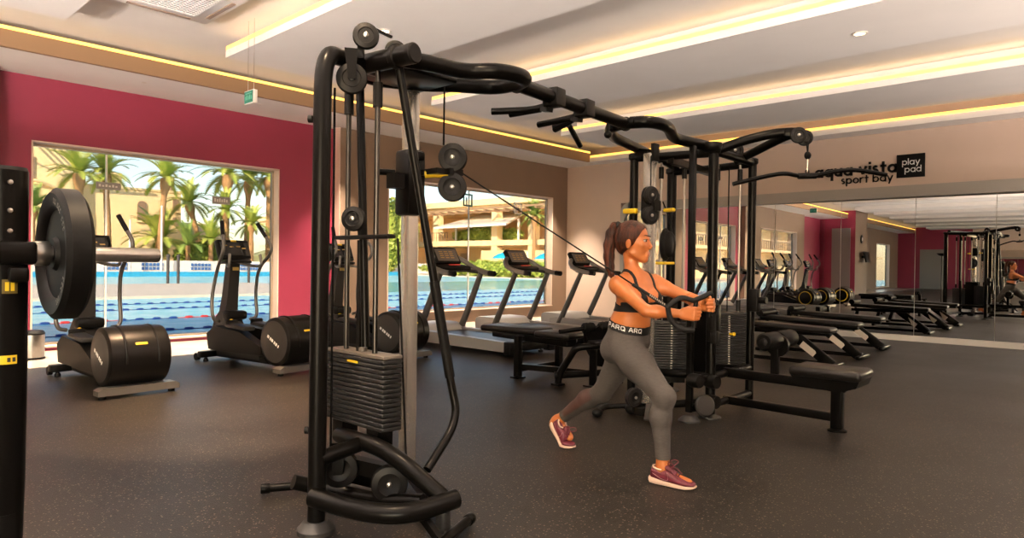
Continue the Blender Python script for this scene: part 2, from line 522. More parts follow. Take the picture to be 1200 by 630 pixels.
# mirror on the far end wall
q = MB().boxx(XF, XF + 0.03, -2.0, 5.2, 0.1, 2.45)
tag(q.build('wall_mirror', M_MIRROR, smooth=False), 'wide mirror on the far end wall, seen only inside the right wall mirrors', 'mirror')

# ------------------------------------------------------------ ceiling: slab, hanging panels, perimeter soffits
struct(MB().boxx(XF - 0.3, 13.6, YB - 0.3, 10.8, ZU, ZU + 0.2).build('ceiling', M_CEIL, smooth=False))
tn = 6
mb = MB().boxx(XF, 13.4, 9.33, 10.6, HC, HC + 0.06)
struct(mb.build('trim_6', M_CEIL, smooth=False))
struct(MB().boxx(XF, 12.42, 9.27, 9.33, HC, 3.78).build('trim_7', M_FASCIA, smooth=False))
struct(MB().boxx(12.46, 13.0, YB, 9.33, HC, HC + 0.06).build('trim_8', M_PANEL, smooth=False))
struct(MB().boxx(12.42, 12.46, YB, 9.33, HC, 3.66).build('trim_9', M_CEIL, smooth=False))

def led(x0, x1, y0, y1, z0, z1, label):
    return tag(MB().boxx(x0, x1, y0, y1, z0, z1).build('led_strip', M_LED, smooth=False), label, 'light strip', 'amber cove light strips')
def cove_lamp(name, c, sx, sy, power, rot, col=(1.0, 0.66, 0.34)):
    d = bpy.data.lights.new(name, 'AREA'); d.shape = 'RECTANGLE'; d.size = sx; d.size_y = sy
    d.energy = power; d.color = col
    o = bpy.data.objects.new(name, d); COL.objects.link(o); o.location = c; o.rotation_euler = rot
    return o
_plab = {0: 'amber light strip along the ceiling panel nearest overhead', 1: 'short amber light strip at upper left, beside the air conditioner',
         2: 'long amber light strip across the ceiling above the pull-up bar', 3: 'amber light strip on the third ceiling panel, above the wall lettering'}
for k in range(-7, 4):
    x0 = 3.6 + 3.17 * k - 3.17
    x0 = {0: 0.40, 1: 3.58, 2: 6.78, 3: 9.95}.get(k, 0.40 + 3.17 * k)
    x1 = x0 + 1.52
    mb = MB().boxx(x0, x1, YB, 8.10, ZP, 3.775)
    mb.boxx(x0 + 0.22, x1 - 0.02, YB, 7.9, 3.77, ZU)
    struct(mb.build('trim_%d' % (tn + 4 + k + 7), M_PANEL, smooth=False))
    # pale painted front lip of the panel
    struct(MB().boxx(x0 - 0.012, x0, YB, 8.10, ZP, 3.735).build('trim_%d' % (tn + 20 + k + 7), M_CEIL, smooth=False))
    led(x0 - 0.016, x0, YB, 8.08, 3.735, 3.778, _plab.get(k, 'amber light strip on a ceiling panel far down the room'))
    cove_lamp('cove_light', (x0 + 0.08, 1.05, 3.80), 0.10, 14.0, LED_E * 6, (0, radians(180 - 32), 0))
led(XF, 12.42, 9.255, 9.27, 3.755, 3.79, 'amber light strip along the ledge above the window wall')
cove_lamp('cove_light', (-6, 9.42, 3.80), 36.0, 0.10, LED_E * 10, (radians(180 + 30), 0, 0), (1.0, 0.58, 0.25))
led(12.405, 12.42, YB, 9.25, 3.66, 3.70, 'amber light strip along the ledge above the mirrors')
cove_lamp('cove_light', (12.62, 1.6, 3.78), 0.10, 15.0, LED_E * 6, (0, radians(180 - 30), 0))

# ------------------------------------------------------------ windows
def window(n, w, yf):
    a, b, z0, z1 = w
    mb = MB(); y = yf + 0.14; t = 0.05
    mb.boxx(a, b, y, y + 0.06, z1 - t, z1); mb.boxx(a, b, y, y + 0.06, z0, z0 + t)
    mb.boxx(a, a + t, y, y + 0.06, z0, z1); mb.boxx(b - t, b, y, y + 0.06, z0, z1)
    f = struct(mb.build('window_%d' % n, M_FRAME, smooth=False))
    MB().boxx(a + t, b - t, y + 0.025, y + 0.037, z0 + t, z1 - t).build('pane', M_GLASS, f, smooth=False)
    # painted reveal and sill
    mb = MB()
    e = 0.02
    mb.boxx(a, a + e, yf - 0.012, yf + 0.14, z0, z1); mb.boxx(b - e, b, yf - 0.012, yf + 0.14, z0, z1)
    mb.boxx(a, b, yf - 0.012, yf + 0.14, z1 - e, z1); mb.boxx(a, b, yf - 0.03, yf + 0.14, z0, z0 + e)
    mb.build('sill', mat('reveal_cream', (0.72, 0.58, 0.47), 0.5), f, smooth=False)
    return f
w1 = window(1, W1, YMAG); w2 = window(2, W2, YW); window(3, W3, YW); window(4, W4, YW)
M_DEC = mat('grey_window_sign', (0.22, 0.20, 0.19), 0.5)
M_DECT = mat('pale_sign_print', (0.62, 0.58, 0.55), 0.5)
def seam(a, y, z0, z1, par):
    MB().boxx(a - 0.012, a + 0.012, y + 0.02, y + 0.042, z0, z1).build('glass_joint', M_WHITE, par, smooth=False)
yg = YMAG + 0.14
seam(3.03, yg, 0.1, 2.68, w1)
for (x0, x1, z0, z1) in ((2.90, 3.21, 2.19, 2.29), (4.50, 4.78, 2.10, 2.22)):
    d = MB().boxx(x0, x1, yg + 0.005, yg + 0.02, z0, z1).build('hanging_sign', M_DEC, w1, smooth=False)
    p = MB()
    for i in range(6):
        p.boxx(x0 + 0.03 + i * (x1 - x0 - 0.06) / 6, x0 + 0.03 + (i + 0.62) * (x1 - x0 - 0.06) / 6, yg + 0.002, yg + 0.005, z0 + 0.035, z1 - 0.03 - 0.012 * (i % 2))
    p.build('print', M_DECT, d, smooth=False)
yg = YW + 0.14
seam(9.78, yg, 0.3, 2.75, w2)
for (xc, zc, s, mm) in ((9.73, 2.55, 0.13, mat('dark_teal_print', (0.03, 0.12, 0.13), 0.5)), (11.28, 2.48, 0.13, M_WHITE)):
    q = MB(); t = 0.03; y0, y1 = yg + 0.004, yg + 0.02
    q.boxx(xc - s, xc + s, y0, y1, zc + s - t, zc + s); q.boxx(xc - s, xc + s, y0, y1, zc - s, zc - s + t)
    q.boxx(xc - s, xc - s + t, y0, y1, zc - s, zc + s); q.boxx(xc + s - t, xc + s, y0, y1, zc - s, zc + s)
    q.boxx(xc - s * .35, xc - s * .35 + t * .8, y0, y1, zc - s, zc + s * .4)
    q.build('window_decal', mm, w2, smooth=False)

# ------------------------------------------------------------ recessed downlights on the ceiling panels; all but the first added for warm fill
M_LAMP = mat('downlight_lens', (1, 0.95, 0.85), 0.4, emit=(1.0, 0.85, 0.65), estr=2.5)
def downlight(x, y, label, spot=1):
    t = thing('ceiling_downlight', (x, y, ZP), label, 'ceiling light', 'recessed downlights')
    MB().lathe([(0.075, -0.001), (0.078, -0.008), (0.055, -0.012), (0.052, -0.004)], (x, y, ZP), (0, 0, 1), 24).build('rim', M_WHITE, t)
    MB().lathe([(0.0, -0.004), (0.052, -0.004), (0.052, -0.002)], (x, y, ZP), (0, 0, 1), 24).build('lens', M_LAMP, t)
    if spot:
        d = bpy.data.lights.new('downlight', 'SPOT'); d.energy = FILL_DOWN_W * spot; d.color = (1.0, 0.70, 0.42)
        d.spot_size = radians(112); d.spot_blend = 0.9; d.shadow_soft_size = 0.06
        o = bpy.data.objects.new('downlight', d); COL.objects.link(o); o.location = (x, y, ZP - 0.03)
for x, y, l, w in ((4.26, 5.88, 'small round white downlight above the near pulley tower', 0), (4.34, 2.2, 'added round downlight over the pull-up bar', 1), (4.34, -1.4, 'added round downlight far right overhead', 1),
                (1.15, 2.2, 'added round downlight over the near tower', 3.2), (1.15, 5.3, 'added round downlight over the space between barbell and cross trainers', 3.5), (1.15, -1.4, 'added round downlight behind the viewer', 1), (7.55, 2.2, 'added round downlight over the benches', 1), (7.55, -1.4, 'added round downlight right of the benches', 1),
                (-2.0, 2.2, 'added round downlight left of the viewer', 1), (-2.0, -1.4, 'added round downlight behind and left of the viewer', 1)):
    downlight(x, y, l, w)
def sun_patch_spot(x, y, label, w):  # added spots standing in for sun patches on the floor
    t = thing('sun_patch_light', (x, y, ZU), label, 'ceiling light', 'spotlights added for sun patches')
    MB().lathe([(0.05, -0.001), (0.055, -0.012), (0.036, -0.016), (0.034, -0.004)], (x, y, ZU), (0, 0, 1), 24).build('rim', M_WHITE, t)
    MB().lathe([(0.0, -0.004), (0.034, -0.004), (0.034, -0.002)], (x, y, ZU), (0, 0, 1), 24).build('lens', M_LAMP, t)
    d = bpy.data.lights.new('spotlight', 'SPOT'); d.energy = w; d.color = (1.0, 0.64, 0.36)
    d.spot_size = radians(44); d.spot_blend = 0.6; d.shadow_soft_size = 0.04
    o = bpy.data.objects.new('spotlight', d); COL.objects.link(o); o.location = (x, y, ZU - 0.03)
sun_patch_spot(2.45, 5.35, 'warm spotlight added as a sun patch on the floor left of the near tower', 2600)
sun_patch_spot(2.75, 6.25, 'warm spotlight added as a sun patch on the floor between the two cross trainers', 1600)

# small lamps added above the windows to brighten floor tiles and soffit
def soffit_fill(x, label):
    t = thing('soffit_fill', (x, 9.72, HC), label, 'ceiling light', 'small soffit fill lamps added above the windows')
    MB().lathe([(0.030, -0.001), (0.034, -0.005), (0.022, -0.006)], (x, 9.72, HC), (0, 0, 1), 18).build('rim', M_WHITE, t)
    MB().lathe([(0.0, -0.002), (0.024, -0.002), (0.024, -0.001)], (x, 9.72, HC), (0, 0, 1), 18).build('lens', M_LAMP, t)
    d = bpy.data.lights.new('soffit_fill', 'SPOT'); d.energy = 1500; d.color = (1.0, 0.80, 0.60)
    d.spot_size = radians(64); d.spot_blend = 0.8; d.shadow_soft_size = 0.05
    o = bpy.data.objects.new('soffit_fill', d); COL.objects.link(o); o.location = (x, 9.72, HC - 0.02)
for x, l in ((-2.6, 'tiny added soffit lamp far left above the third window'), (-0.6, 'tiny added soffit lamp above the right part of the third window'), (1.6, 'tiny added soffit lamp at the left end of the magenta wall'), (3.2, 'tiny added soffit lamp above the middle of the first window'),
             (4.8, 'tiny added soffit lamp above the right part of the first window'), (6.4, 'tiny added soffit lamp where magenta and taupe walls meet'), (8.4, 'tiny added soffit lamp above the left part of the second window'), (10.4, 'tiny added soffit lamp above the right part of the second window'), (12.0, 'tiny added soffit lamp in the corner of the room')):
    soffit_fill(x, l)

# floor-standing uplighters added left of and behind the viewer to fill the ceiling
def uplighter(x, y, label, w):
    t = thing('fill_floor_lamp', (x, y, 0), label, 'fill lamp', 'added fill uplighters')
    MB().lathe([(0, 0), (0.16, 0), (0.16, 0.015), (0.02, 0.03), (0, 0.03)], (x, y, 0), (0, 0, 1), 24).build('base', M_BLACKP, t)
    MB().cyl((x, y, 0.02), (x, y, 1.70), 0.015, n=12).build('pole', M_BLACKP, t)
    MB().lathe([(0.02, 0.0), (0.10, 0.03), (0.17, 0.10), (0.175, 0.10), (0.10, 0.022), (0.02, -0.008)], (x, y, 1.70), (0, 0, 1), 28).build('lamp_shade', M_BLACKP, t)
    d = bpy.data.lights.new('fill_uplight', 'SPOT'); d.energy = w; d.color = (1.0, 0.82, 0.70)
    d.spot_size = radians(166); d.spot_blend = 0.06; d.shadow_soft_size = 0.10
    o = bpy.data.objects.new('fill_uplight', d); COL.objects.link(o); o.location = (x, y, 1.82); o.rotation_euler = (pi, 0, 0)
uplighter(-1.7, 4.6, 'added tall black fill uplighter left of the view, seen only in the mirrors', FILL_UP_W * 1.15)
uplighter(-0.9, 1.2, 'added tall black fill uplighter just behind and left of the viewer', FILL_UP_W)
uplighter(3.2, -2.6, 'added tall black fill uplighter behind the viewer, right of the back opening', FILL_UP_W * 0.8)
uplighter(7.6, -2.4, 'added tall black fill uplighter far right behind the viewer', FILL_UP_W * 0.45)
uplighter(11.6, -1.9, 'added tall black fill uplighter by the mirrors, right of the view', FILL_UP_W * 0.22)

# ------------------------------------------------------------ air conditioner cassette in the ceiling
ac = thing('air_conditioner', (2.6, 7.05, ZU), 'white square ceiling cassette air conditioner with dark grille', 'air conditioner')
mb = MB(); X0, X1, Y0, Y1, zt, zb = 2.10, 3.12, 6.50, 7.58, ZU, 3.80
mb.box((2.61, 7.04, 3.86), (1.02, 1.08, 0.12), None, 0.02); mb.build('casing', mat('ac_white', (0.85, 0.85, 0.84), 0.4), ac)
mb = MB()
for (cx, cy, sx, sy) in ((2.61, 6.58, 0.62, 0.05), (2.61, 7.50, 0.62, 0.05), (2.18, 7.04, 0.05, 0.62), (3.04, 7.04, 0.05, 0.62)):
    o = mb.box((cx, cy, 3.797), (sx, sy, 0.012), None, 0.004)
mb.build('air_flap', mat('flap_brown_grey', (0.30, 0.22, 0.17), 0.4), ac)
mb = MB()
mb.boxx(2.31, 2.91, 6.72, 7.36, 3.792, 3.80)
mb.build('grille_recess', M_RUB, ac)
mb = MB()
for i in range(7):
    mb.boxx(2.335 + i * 0.09, 2.349 + i * 0.09, 6.73, 7.35, 3.785, 3.793)
for j in range(13):
    mb.boxx(2.32, 2.90, 6.748 + j * 0.048, 6.757 + j * 0.048, 3.783, 3.792)
mb.boxx(2.30, 2.32, 6.71, 7.37, 3.783, 3.80); mb.boxx(2.90, 2.92, 6.71, 7.37, 3.783, 3.80); mb.boxx(2.30, 2.92, 6.71, 6.73, 3.783, 3.80); mb.boxx(2.30, 2.92, 7.35, 7.37, 3.783, 3.80)
mb.build('grille', mat('ac_white', (0.85, 0.85, 0.84), 0.4), ac)

# ------------------------------------------------------------ hanging exit sign
ex = thing('exit_sign', (3.53, 7.36, 2.95), 'small green exit sign hanging on two thin wires by the magenta wall', 'sign')
MB().box((3.53, 7.36, 3.05), (0.05, 0.22, 0.15), None, 0.006).build('housing', M_WHITE, ex)
MB().boxx(3.503, 3.506, 7.26, 7.46, 2.985, 3.115).build('sign_face', mat('exit_green', (0.004, 0.13, 0.09), 0.4, emit=(0.0, 0.30, 0.20), estr=0.12), ex)
MB().boxx(3.554, 3.557, 7.26, 7.46, 2.985, 3.115).build('sign_face', mat('exit_green', (0.004, 0.13, 0.09), 0.4), ex)
for yy in (7.29, 7.43):
    MB().cyl((3.53, yy, 3.12), (3.53, yy, ZU), 0.003, n=8).build('wire', M_CHROME, ex)
q = MB()
for k, (xx, sg) in enumerate(((3.502, -1), (3.558, 1))):
    for j, w in enumerate((0.018, 0.024, 0.012, 0.02, 0.016)):
        q.boxx(xx - 0.001, xx + 0.001, 7.285 + j * 0.034, 7.285 + j * 0.034 + w, 3.02, 3.06 + 0.012 * (j % 2))
    q.boxx(xx - 0.001, xx + 0.001, 7.29, 7.43, 3.085, 3.095)
q.build('pictogram', mat('pale_green_print', (0.12, 0.42, 0.30), 0.5), ex)

# ------------------------------------------------------------ wall lettering and square sign
s = thing('wall_lettering', (XM, 3.9, 2.8), 'black lettering reading aqua vista sport bay on the beige wall above the mirrors', 'sign')
M_LET = mat('black_letter', (0.005, 0.005, 0.005), 0.5, 0.0, 0.1)
def letters(text, o, size, t, depth, gap, m, par):
    x = 0.0
    for ch in text:
        if ch != ' ':
            mb = MB(); lettering(mb, ch, (o[0], o[1] - x, o[2]), (0, -1, 0), (0, 0, 1), size, t, depth, gap)
            mb.build('letter', m, par, smooth=False)
        x += (glyph(ch, t)[1] + gap) * size
letters('aqua vista', (XM - 0.002, 4.475, 2.865), 0.150, 0.26, 0.03, 0.13, M_LET, s)
letters('sport bay', (XM - 0.002, 4.02, 2.725), 0.098, 0.19, 0.025, 0.15, M_LET, s)
s = thing('square_sign', (XM, 2.92, 2.68), 'square black sign with white play pad lettering beside the wall lettering', 'sign')
MB().boxx(XM - 0.03, XM, 2.71, 3.13, 2.765, 3.155, 0.004).build('sign_board', M_LET, s)
letters('play', (XM - 0.031, 3.045, 2.975), 0.075, 0.17, 0.006, 0.14, M_LOGO, s)
letters('pad', (XM - 0.031, 3.005, 2.850), 0.075, 0.17, 0.006, 0.14, M_LOGO, s)

# clock and screen on the boxed column, seen in the mirrors
c = thing('wall_clock', (-9.0, 8.93, 2.3), 'round black clock on the brown side of the boxed column, seen in the mirror', 'clock')
MB().lathe([(0.0, 0.0), (0.20, 0.0), (0.20, 0.04), (0.17, 0.05), (0.0, 0.045)], (-9.1, 8.94, 2.62), (0, -1, 0), 32).build('case', M_BLACKP, c)
MB().lathe([(0.0, 0.046), (0.165, 0.047), (0.165, 0.0475)], (-9.1, 8.94, 2.62), (0, -1, 0), 32).build('dial', M_WHITE, c)
c = thing('wall_screen', (-9.2, 8.9, 1.6), 'black flat screen on a bracket under the clock, seen in the mirror', 'screen')
MB().box((-9.25, 8.72, 1.78), (0.85, 0.06, 0.52), Matrix.Rotation(radians(-14), 3, 'X'), 0.01).build('panel', M_BLACKP, c)
MB().bar((-9.25, 8.94, 1.78), (-9.25, 8.74, 1.78), 0.1, 0.1).build('bracket', M_DGREY, c)

# stainless bin by the first window
b = thing('pedal_bin', (2.0, 9.75, 0), 'small stainless steel bin with dark lid at the foot of the magenta wall', 'bin')
MB().lathe([(0.0, 0.0), (0.115, 0.0), (0.12, 0.02), (0.12, 0.30), (0.0, 0.30)], (2.0, 9.75, 0.006), (0, 0, 1), 28).build('body', M_CHROME, b)
MB().lathe([(0.123, 0.295), (0.125, 0.315), (0.10, 0.345), (0.0, 0.352)], (2.0, 9.75, 0.006), (0, 0, 1), 28).build('lid', M_DGREY, b)
MB().lathe([(0.122, 0.0), (0.126, 0.0), (0.126, 0.025), (0.122, 0.025)], (2.0, 9.75, 0.006), (0, 0, 1), 28).build('base_ring', M_DGREY, b)
# ------------------------------------------------------------ outside: pool terrace
M_DECK = mat('pool_deck_stone', (0.78, 0.66, 0.52), 0.7, noise=0.12, nscale=2.0)
M_GRASS = mat('lawn_green', (0.16, 0.26, 0.05), 0.8, noise=0.4, nscale=6.0)
M_POOLT = mat('pool_tile_blue', (0.05, 0.42, 0.66), 0.3, noise=0.25, nscale=9.0)
M_CREAM = mat('cream_render', (0.95, 0.72, 0.40), 0.8, noise=0.05, nscale=0.7)
M_CREAM2 = mat('ochre_render', (0.90, 0.62, 0.32), 0.8, noise=0.08, nscale=0.7)
M_WINB = mat('brown_shutter', (0.30, 0.20, 0.13), 0.6)
M_WOOD = mat('pergola_wood', (0.36, 0.22, 0.12), 0.7)
M_TRUNK = mat('palm_trunk', (0.55, 0.30, 0.13), 0.85, noise=0.45, nscale=9.0, bump=0.6, bscale=18)
M_FROND = mat('palm_frond', (0.30, 0.40, 0.06), 0.5, col2=(0.50, 0.52, 0.10), nscale=1.2)
M_FROND2 = mat('palm_frond_dark', (0.16, 0.28, 0.06), 0.55, col2=(0.34, 0.42, 0.09), nscale=1.2)
M_HEDGE = mat('hedge_leaves', (0.20, 0.30, 0.04), 0.6, col2=(0.42, 0.46, 0.08), nscale=5.0)
M_POLE = mat('dark_pole', (0.06, 0.05, 0.045), 0.5)

def water_mat():
    m = bpy.data.materials.new('pool_water'); m.use_nodes = True
    nt = m.node_tree; b = nt.nodes['Principled BSDF']
    b.inputs['Base Color'].default_value = (0.10, 0.62, 0.78, 1)
    b.inputs['Roughness'].default_value = 0.3
    b.inputs['Specular IOR Level'].default_value = 0.08
    tc = nt.nodes.new('ShaderNodeTexCoord')
    n = nt.nodes.new('ShaderNodeTexNoise'); n.inputs['Scale'].default_value = 2.2; n.inputs['Detail'].default_value = 4
    nt.links.new(tc.outputs['Object'], n.inputs['Vector'])
    v = nt.nodes.new('ShaderNodeTexVoronoi'); v.feature = 'SMOOTH_F1'; v.inputs['Scale'].default_value = 1.6
    nt.links.new(tc.outputs['Object'], v.inputs['Vector'])
    rp = nt.nodes.new('ShaderNodeMapRange'); rp.inputs[1].default_value = 0.35; rp.inputs[2].default_value = 0.68
    nt.links.new(n.outputs[0], rp.inputs[0])
    x = nt.nodes.new('ShaderNodeMix'); x.data_type = 'RGBA'
    x.inputs[6].default_value = (0.20, 0.66, 0.80, 1); x.inputs[7].default_value = (0.62, 0.90, 0.94, 1)
    nt.links.new(rp.outputs[0], x.inputs[0]); nt.links.new(x.outputs[2], b.inputs['Base Color'])
    bp = nt.nodes.new('ShaderNodeBump'); bp.inputs['Strength'].default_value = 0.25; bp.inputs['Distance'].default_value = 0.05
    nt.links.new(v.outputs['Distance'], bp.inputs['Height']); nt.links.new(bp.outputs[0], b.inputs['Normal'])
    return m
M_WATER = water_mat()
def slab(n, x0, x1, y0, y1, z0, z1, m):
    return struct(MB().boxx(x0, x1, y0, y1, z0, z1).build(n, m, smooth=False))
slab('pool_deck', -120, 120, -90, YB - 0.3, -0.6, -0.05, mat('bounce_terrace_stone', (0.86, 0.74, 0.60), 0.7))  # unseen ground added pale to bounce sunlight up to the ceiling
slab('pool_deck', -140, 190, 10.75, 11.75, -0.6, 0.0, M_DECK)
slab('pool_deck', -60, 17.5, 24.0, 36.0, -0.6, 0.02, M_DECK)
slab('pool_water', -60, 110, 11.75, 24.0, -0.6, -0.07, M_WATER)
slab('pool_water', 17.5, 44, 24.0, 36.0, -0.6, -0.07, mat('pool_shallow_turquoise', (0.08, 0.62, 0.82), 0.15, noise=0.25, nscale=1.0))
slab('pool_deck', -60, -12, 36.0, 58.0, -0.6, 0.02, M_DECK)
slab('pool_water', -12, 44, 36.0, 55.0, -0.6, -0.07, M_WATER)
slab('ground', 44, 190, 24.0, 58.0, -0.6, 0.02, M_DECK)
slab('ground', -140, 190, 58.0, 260, -0.6, 0.04, M_DECK)
# tiled pool wall
struct(MB().boxx(-12, 44, 55.0, 58.0, -0.4, 0.06).build('pool_deck', M_DECK, smooth=False))
struct(MB().boxx(-12, 44, 54.8, 55.0, -0.4, 0.30).build('pool_wall', M_POOLT, smooth=False))
slab('lawn', -80, 160, 61.5, 66.0, 0.0, 0.12, M_GRASS)
# perimeter garden wall with panels
mb = MB().boxx(-80, 52, 61.0, 61.2, 0, 1.15)
struct(mb.build('garden_wall', M_WHITE, smooth=False))
M_BLUEP = mat('blue_lattice', (0.05, 0.16, 0.42), 0.5)
for i, x in enumerate((13.6, 17.2, 20.0, 24.0, 28.4, 31.8)):
    q = MB()
    for k in range(6):
        q.boxx(x + k * 0.3, x + k * 0.3 + 0.18, 60.9, 61.0, 0.35, 0.58); q.boxx(x + k * 0.3, x + k * 0.3 + 0.18, 60.9, 61.0, 0.68, 0.92)
    tag(q.build('wall_lattice', M_BLUEP, smooth=False), 'blue patterned panel on the low white wall beyond the pools', 'panel', 'blue panels on the garden wall')

# lane ropes
M_ROPER = mat('lane_float_red', (0.75, 0.05, 0.05), 0.4)
M_ROPEB = mat('lane_float_blue', (0.03, 0.08, 0.32), 0.4)
def rope_mat():
    m = bpy.data.materials.new('lane_floats'); m.use_nodes = True
    nt = m.node_tree; b = nt.nodes['Principled BSDF']; b.inputs['Roughness'].default_value = 0.4
    tc = nt.nodes.new('ShaderNodeTexCoord'); sx = nt.nodes.new('ShaderNodeSeparateXYZ')
    nt.links.new(tc.outputs['Object'], sx.inputs[0])
    a = nt.nodes.new('ShaderNodeMath'); a.operation = 'MULTIPLY'; a.inputs[1].default_value = 0.42
    nt.links.new(sx.outputs[0], a.inputs[0])
    f = nt.nodes.new('ShaderNodeMath'); f.operation = 'FRACT'; nt.links.new(a.outputs[0], f.inputs[0])
    g = nt.nodes.new('ShaderNodeMath'); g.operation = 'GREATER_THAN'; g.inputs[1].default_value = 0.5; nt.links.new(f.outputs[0], g.inputs[0])
    x = nt.nodes.new('ShaderNodeMix'); x.data_type = 'RGBA'
    x.inputs[6].default_value = (0.03, 0.09, 0.35, 1); x.inputs[7].default_value = (0.78, 0.06, 0.06, 1)
    nt.links.new(g.outputs[0], x.inputs[0]); nt.links.new(x.outputs[2], b.inputs['Base Color'])
    return m
M_ROPES = rope_mat()
ropes = [(13.0, M_ROPES, 'red and blue lane rope nearest the windows'), (15.6, M_ROPES, 'red and blue lane rope second from the windows'), (18.7, M_ROPEB, 'dark blue lane rope third from the windows'),
         (21.0, M_ROPEB, 'dark blue lane rope fourth from the windows, by the far deck')]
for y, m_, l in ropes:
    x0, x1 = -12, 70
    t = thing('lane_rope', (x0, y, -0.08), l, 'lane rope', 'pool lane ropes')
    pr = []
    L = x1 - x0; n = int(L / 0.34)
    for k in range(n):
        a = k * 0.34
        pr += [(0.008, a), (0.034, a + 0.02), (0.038, a + 0.06), (0.038, a + 0.12), (0.034, a + 0.16), (0.008, a + 0.18)]
    MB().lathe(pr, (x0, y, -0.06), (1, 0, 0), 8).build('float_line', m_, t)

# thin dark posts standing at the far edge of the deck
for x, y in ((13.0, 35.9), (13.5, 35.9), (16.6, 35.9), (17.2, 35.9)):
    t = thing('fence_post', (x, y, 0.02), 'thin dark post standing at the edge of the far pool', 'post', 'dark posts between the pools')
    MB().cyl((x, y, 0), (x, y, 1.4), 0.07, n=10).build('post', M_POLE, t)
    MB().ell((x, y, 1.41), 0.09, None, 10, 6).build('cap', M_POLE, t)
for x, y, h, l in ((18.8, 60.0, 4.3, 'shorter slender white lamp pole left of the bushy palms'), (21.2, 60.0, 5.6, 'taller slender white lamp pole beside the bushy palms')):
    t = thing('lamp_pole', (x, y, 0), l, 'pole', 'white lamp poles')
    MB().tube([(x, y, 0), (x, y, h)], [0.10, 0.06], 10).build('pole', M_WHITE, t)
    MB().ell((x, y, h + 0.05), (0.09, 0.09, 0.07), None, 10, 6).build('lamp', M_WHITE, t)

# ------------------------------------------------------------ palms
def palm(x, y, ztop, h, size, label, lean=(0, 0), dark=False, nf=30, base=0.04, crownball=True):
    t = thing('palm_tree', (x, y, base), label, 'palm')
    r = 0.14 * size / 1.7
    top = Vector((x + lean[0], y + lean[1], ztop))
    pts = []; rs = []
    N = 26
    for k in range(N + 1):
        s = k / N
        p = Vector((x, y, base)).lerp(top, s); p.x += lean[0] * (s * s - s) * 0.6
        pts.append(p); rs.append(r * (1.15 - 0.3 * s) * (1.0 + 0.10 * (k % 2)))
    if crownball:
        for k in range(N - 4, N + 1):
            rs[k] = r * (1.15 + 0.75 * math.sin((k - N + 4) / 4 * 2.4))
    MB().tube(pts, rs, 12).build('trunk', M_TRUNK, t)
    mb = MB()
    rnd = random.Random(int(abs(x * 131 + y * 7)))
    for i in range(nf):
        az = 2 * pi * i / nf * 2.399 + rnd.random() * 0.5
        el = radians(82 - 84 * (i / nf) ** 1.2 + rnd.uniform(-7, 7))
        L = size * rnd.uniform(0.85, 1.1)
        d = Vector((cos(az) * cos(el), sin(az) * cos(el), sin(el)))
        p = top.copy(); pts = [p.copy()]
        M = 9
        for k in range(M):
            d = (d + Vector((0, 0, -0.155))).normalized()
            p = p + d * (L / M); pts.append(p.copy())
        side = Vector((-sin(az), cos(az), 0))
        for k in range(M):
            a, b = pts[k], pts[k + 1]
            dd = (b - a).normalized(); up = side.cross(dd)
            for q in range(4):
                u = (q + 0.5) / 4
                o = a.lerp(b, u); s = (k + u) / M
                ll = size * 0.25 * math.sin(pi * min(1, 0.18 + 0.82 * s) ** 0.8) + 0.05 * size
                for sg in (-1, 1):
                    e = o + (side * sg * 0.75 + dd * 0.75 + up * -0.25 + Vector((0, 0, -0.15))).normalized() * ll
                    w = dd * (size * 0.016)
                    mb.add([o - w, o + w, e], [(0, 1, 2)])
            mb.add([a + side * 0.02 * size, a - side * 0.02 * size, b - side * 0.012 * size, b + side * 0.012 * size], [(0, 1, 2, 3)])
    mb.build('fronds', M_FROND2 if dark else M_FROND, t, smooth=False)
    return t
palm(16.0, 62.3, 8.0, 6, 2.9, 'tall palm in front of the cream villa, left of the hanging sign', (-0.25, 0))
palm(18.3, 63.6, 8.3, 6, 2.9, 'tall palm just right of the first tall palm', (-0.3, 0))
palm(21.9, 62.6, 8.3, 6, 2.8, 'slim tall palm at the right end of the cream villa', (0.55, 0))
palm(27.4, 66.8, 6.6, 4, 2.8, 'leaning palm of middle height beyond the bushes', (-1.4, 0))
palm(28.6, 64.4, 5.9, 4, 2.4, 'straight palm of middle height beside the leaning palm', (-0.1, 0))
palm(29.2, 66.0, 9.6, 6, 3.6, 'tall thick palm above the second trainer console', (0.2, 0))
palm(33.0, 69.5, 9.6, 6, 3.2, 'tall slender palm right of the thick palm', (0.2, 0))
palm(34.3, 67.2, 10.0, 6, 3.4, 'tall palm at the right edge of the first window', (0, 0))
palm(30.6, 63.4, 4.7, 3, 2.4, 'short palm low between the tall palms', (0, 0))
palm(26.3, 62.4, 3.0, 2, 2.5, 'low bushy palm beside the green bush', (0, 0), nf=26, crownball=False)
palm(12.7, 62.4, 5.0, 3, 2.4, 'low palm at the left edge of the first window', (0, 0), dark=True)
palm(22.5, 64.2, 2.9, 2, 3.6, 'broad bushy palm below the slim tall palm', (0, 0), nf=30, crownball=False)
palm(24.2, 62.2, 2.5, 2, 2.6, 'small palm with drooping fronds right of the bushy palm', (0, 0), dark=True, nf=18, crownball=False)
palm(45.6, 62.5, 10.6, 6, 3.2, 'palm top seen at the upper left corner of the second window', (0, 0))
palm(53.0, 46.6, 6.2, 6, 2.2, 'palm by the ochre wall of the terrace', (0, 0), dark=True)
palm(36.3, 62.4, 6.4, 3, 2.6, 'half hidden palm behind the magenta window edge', (0, 0))

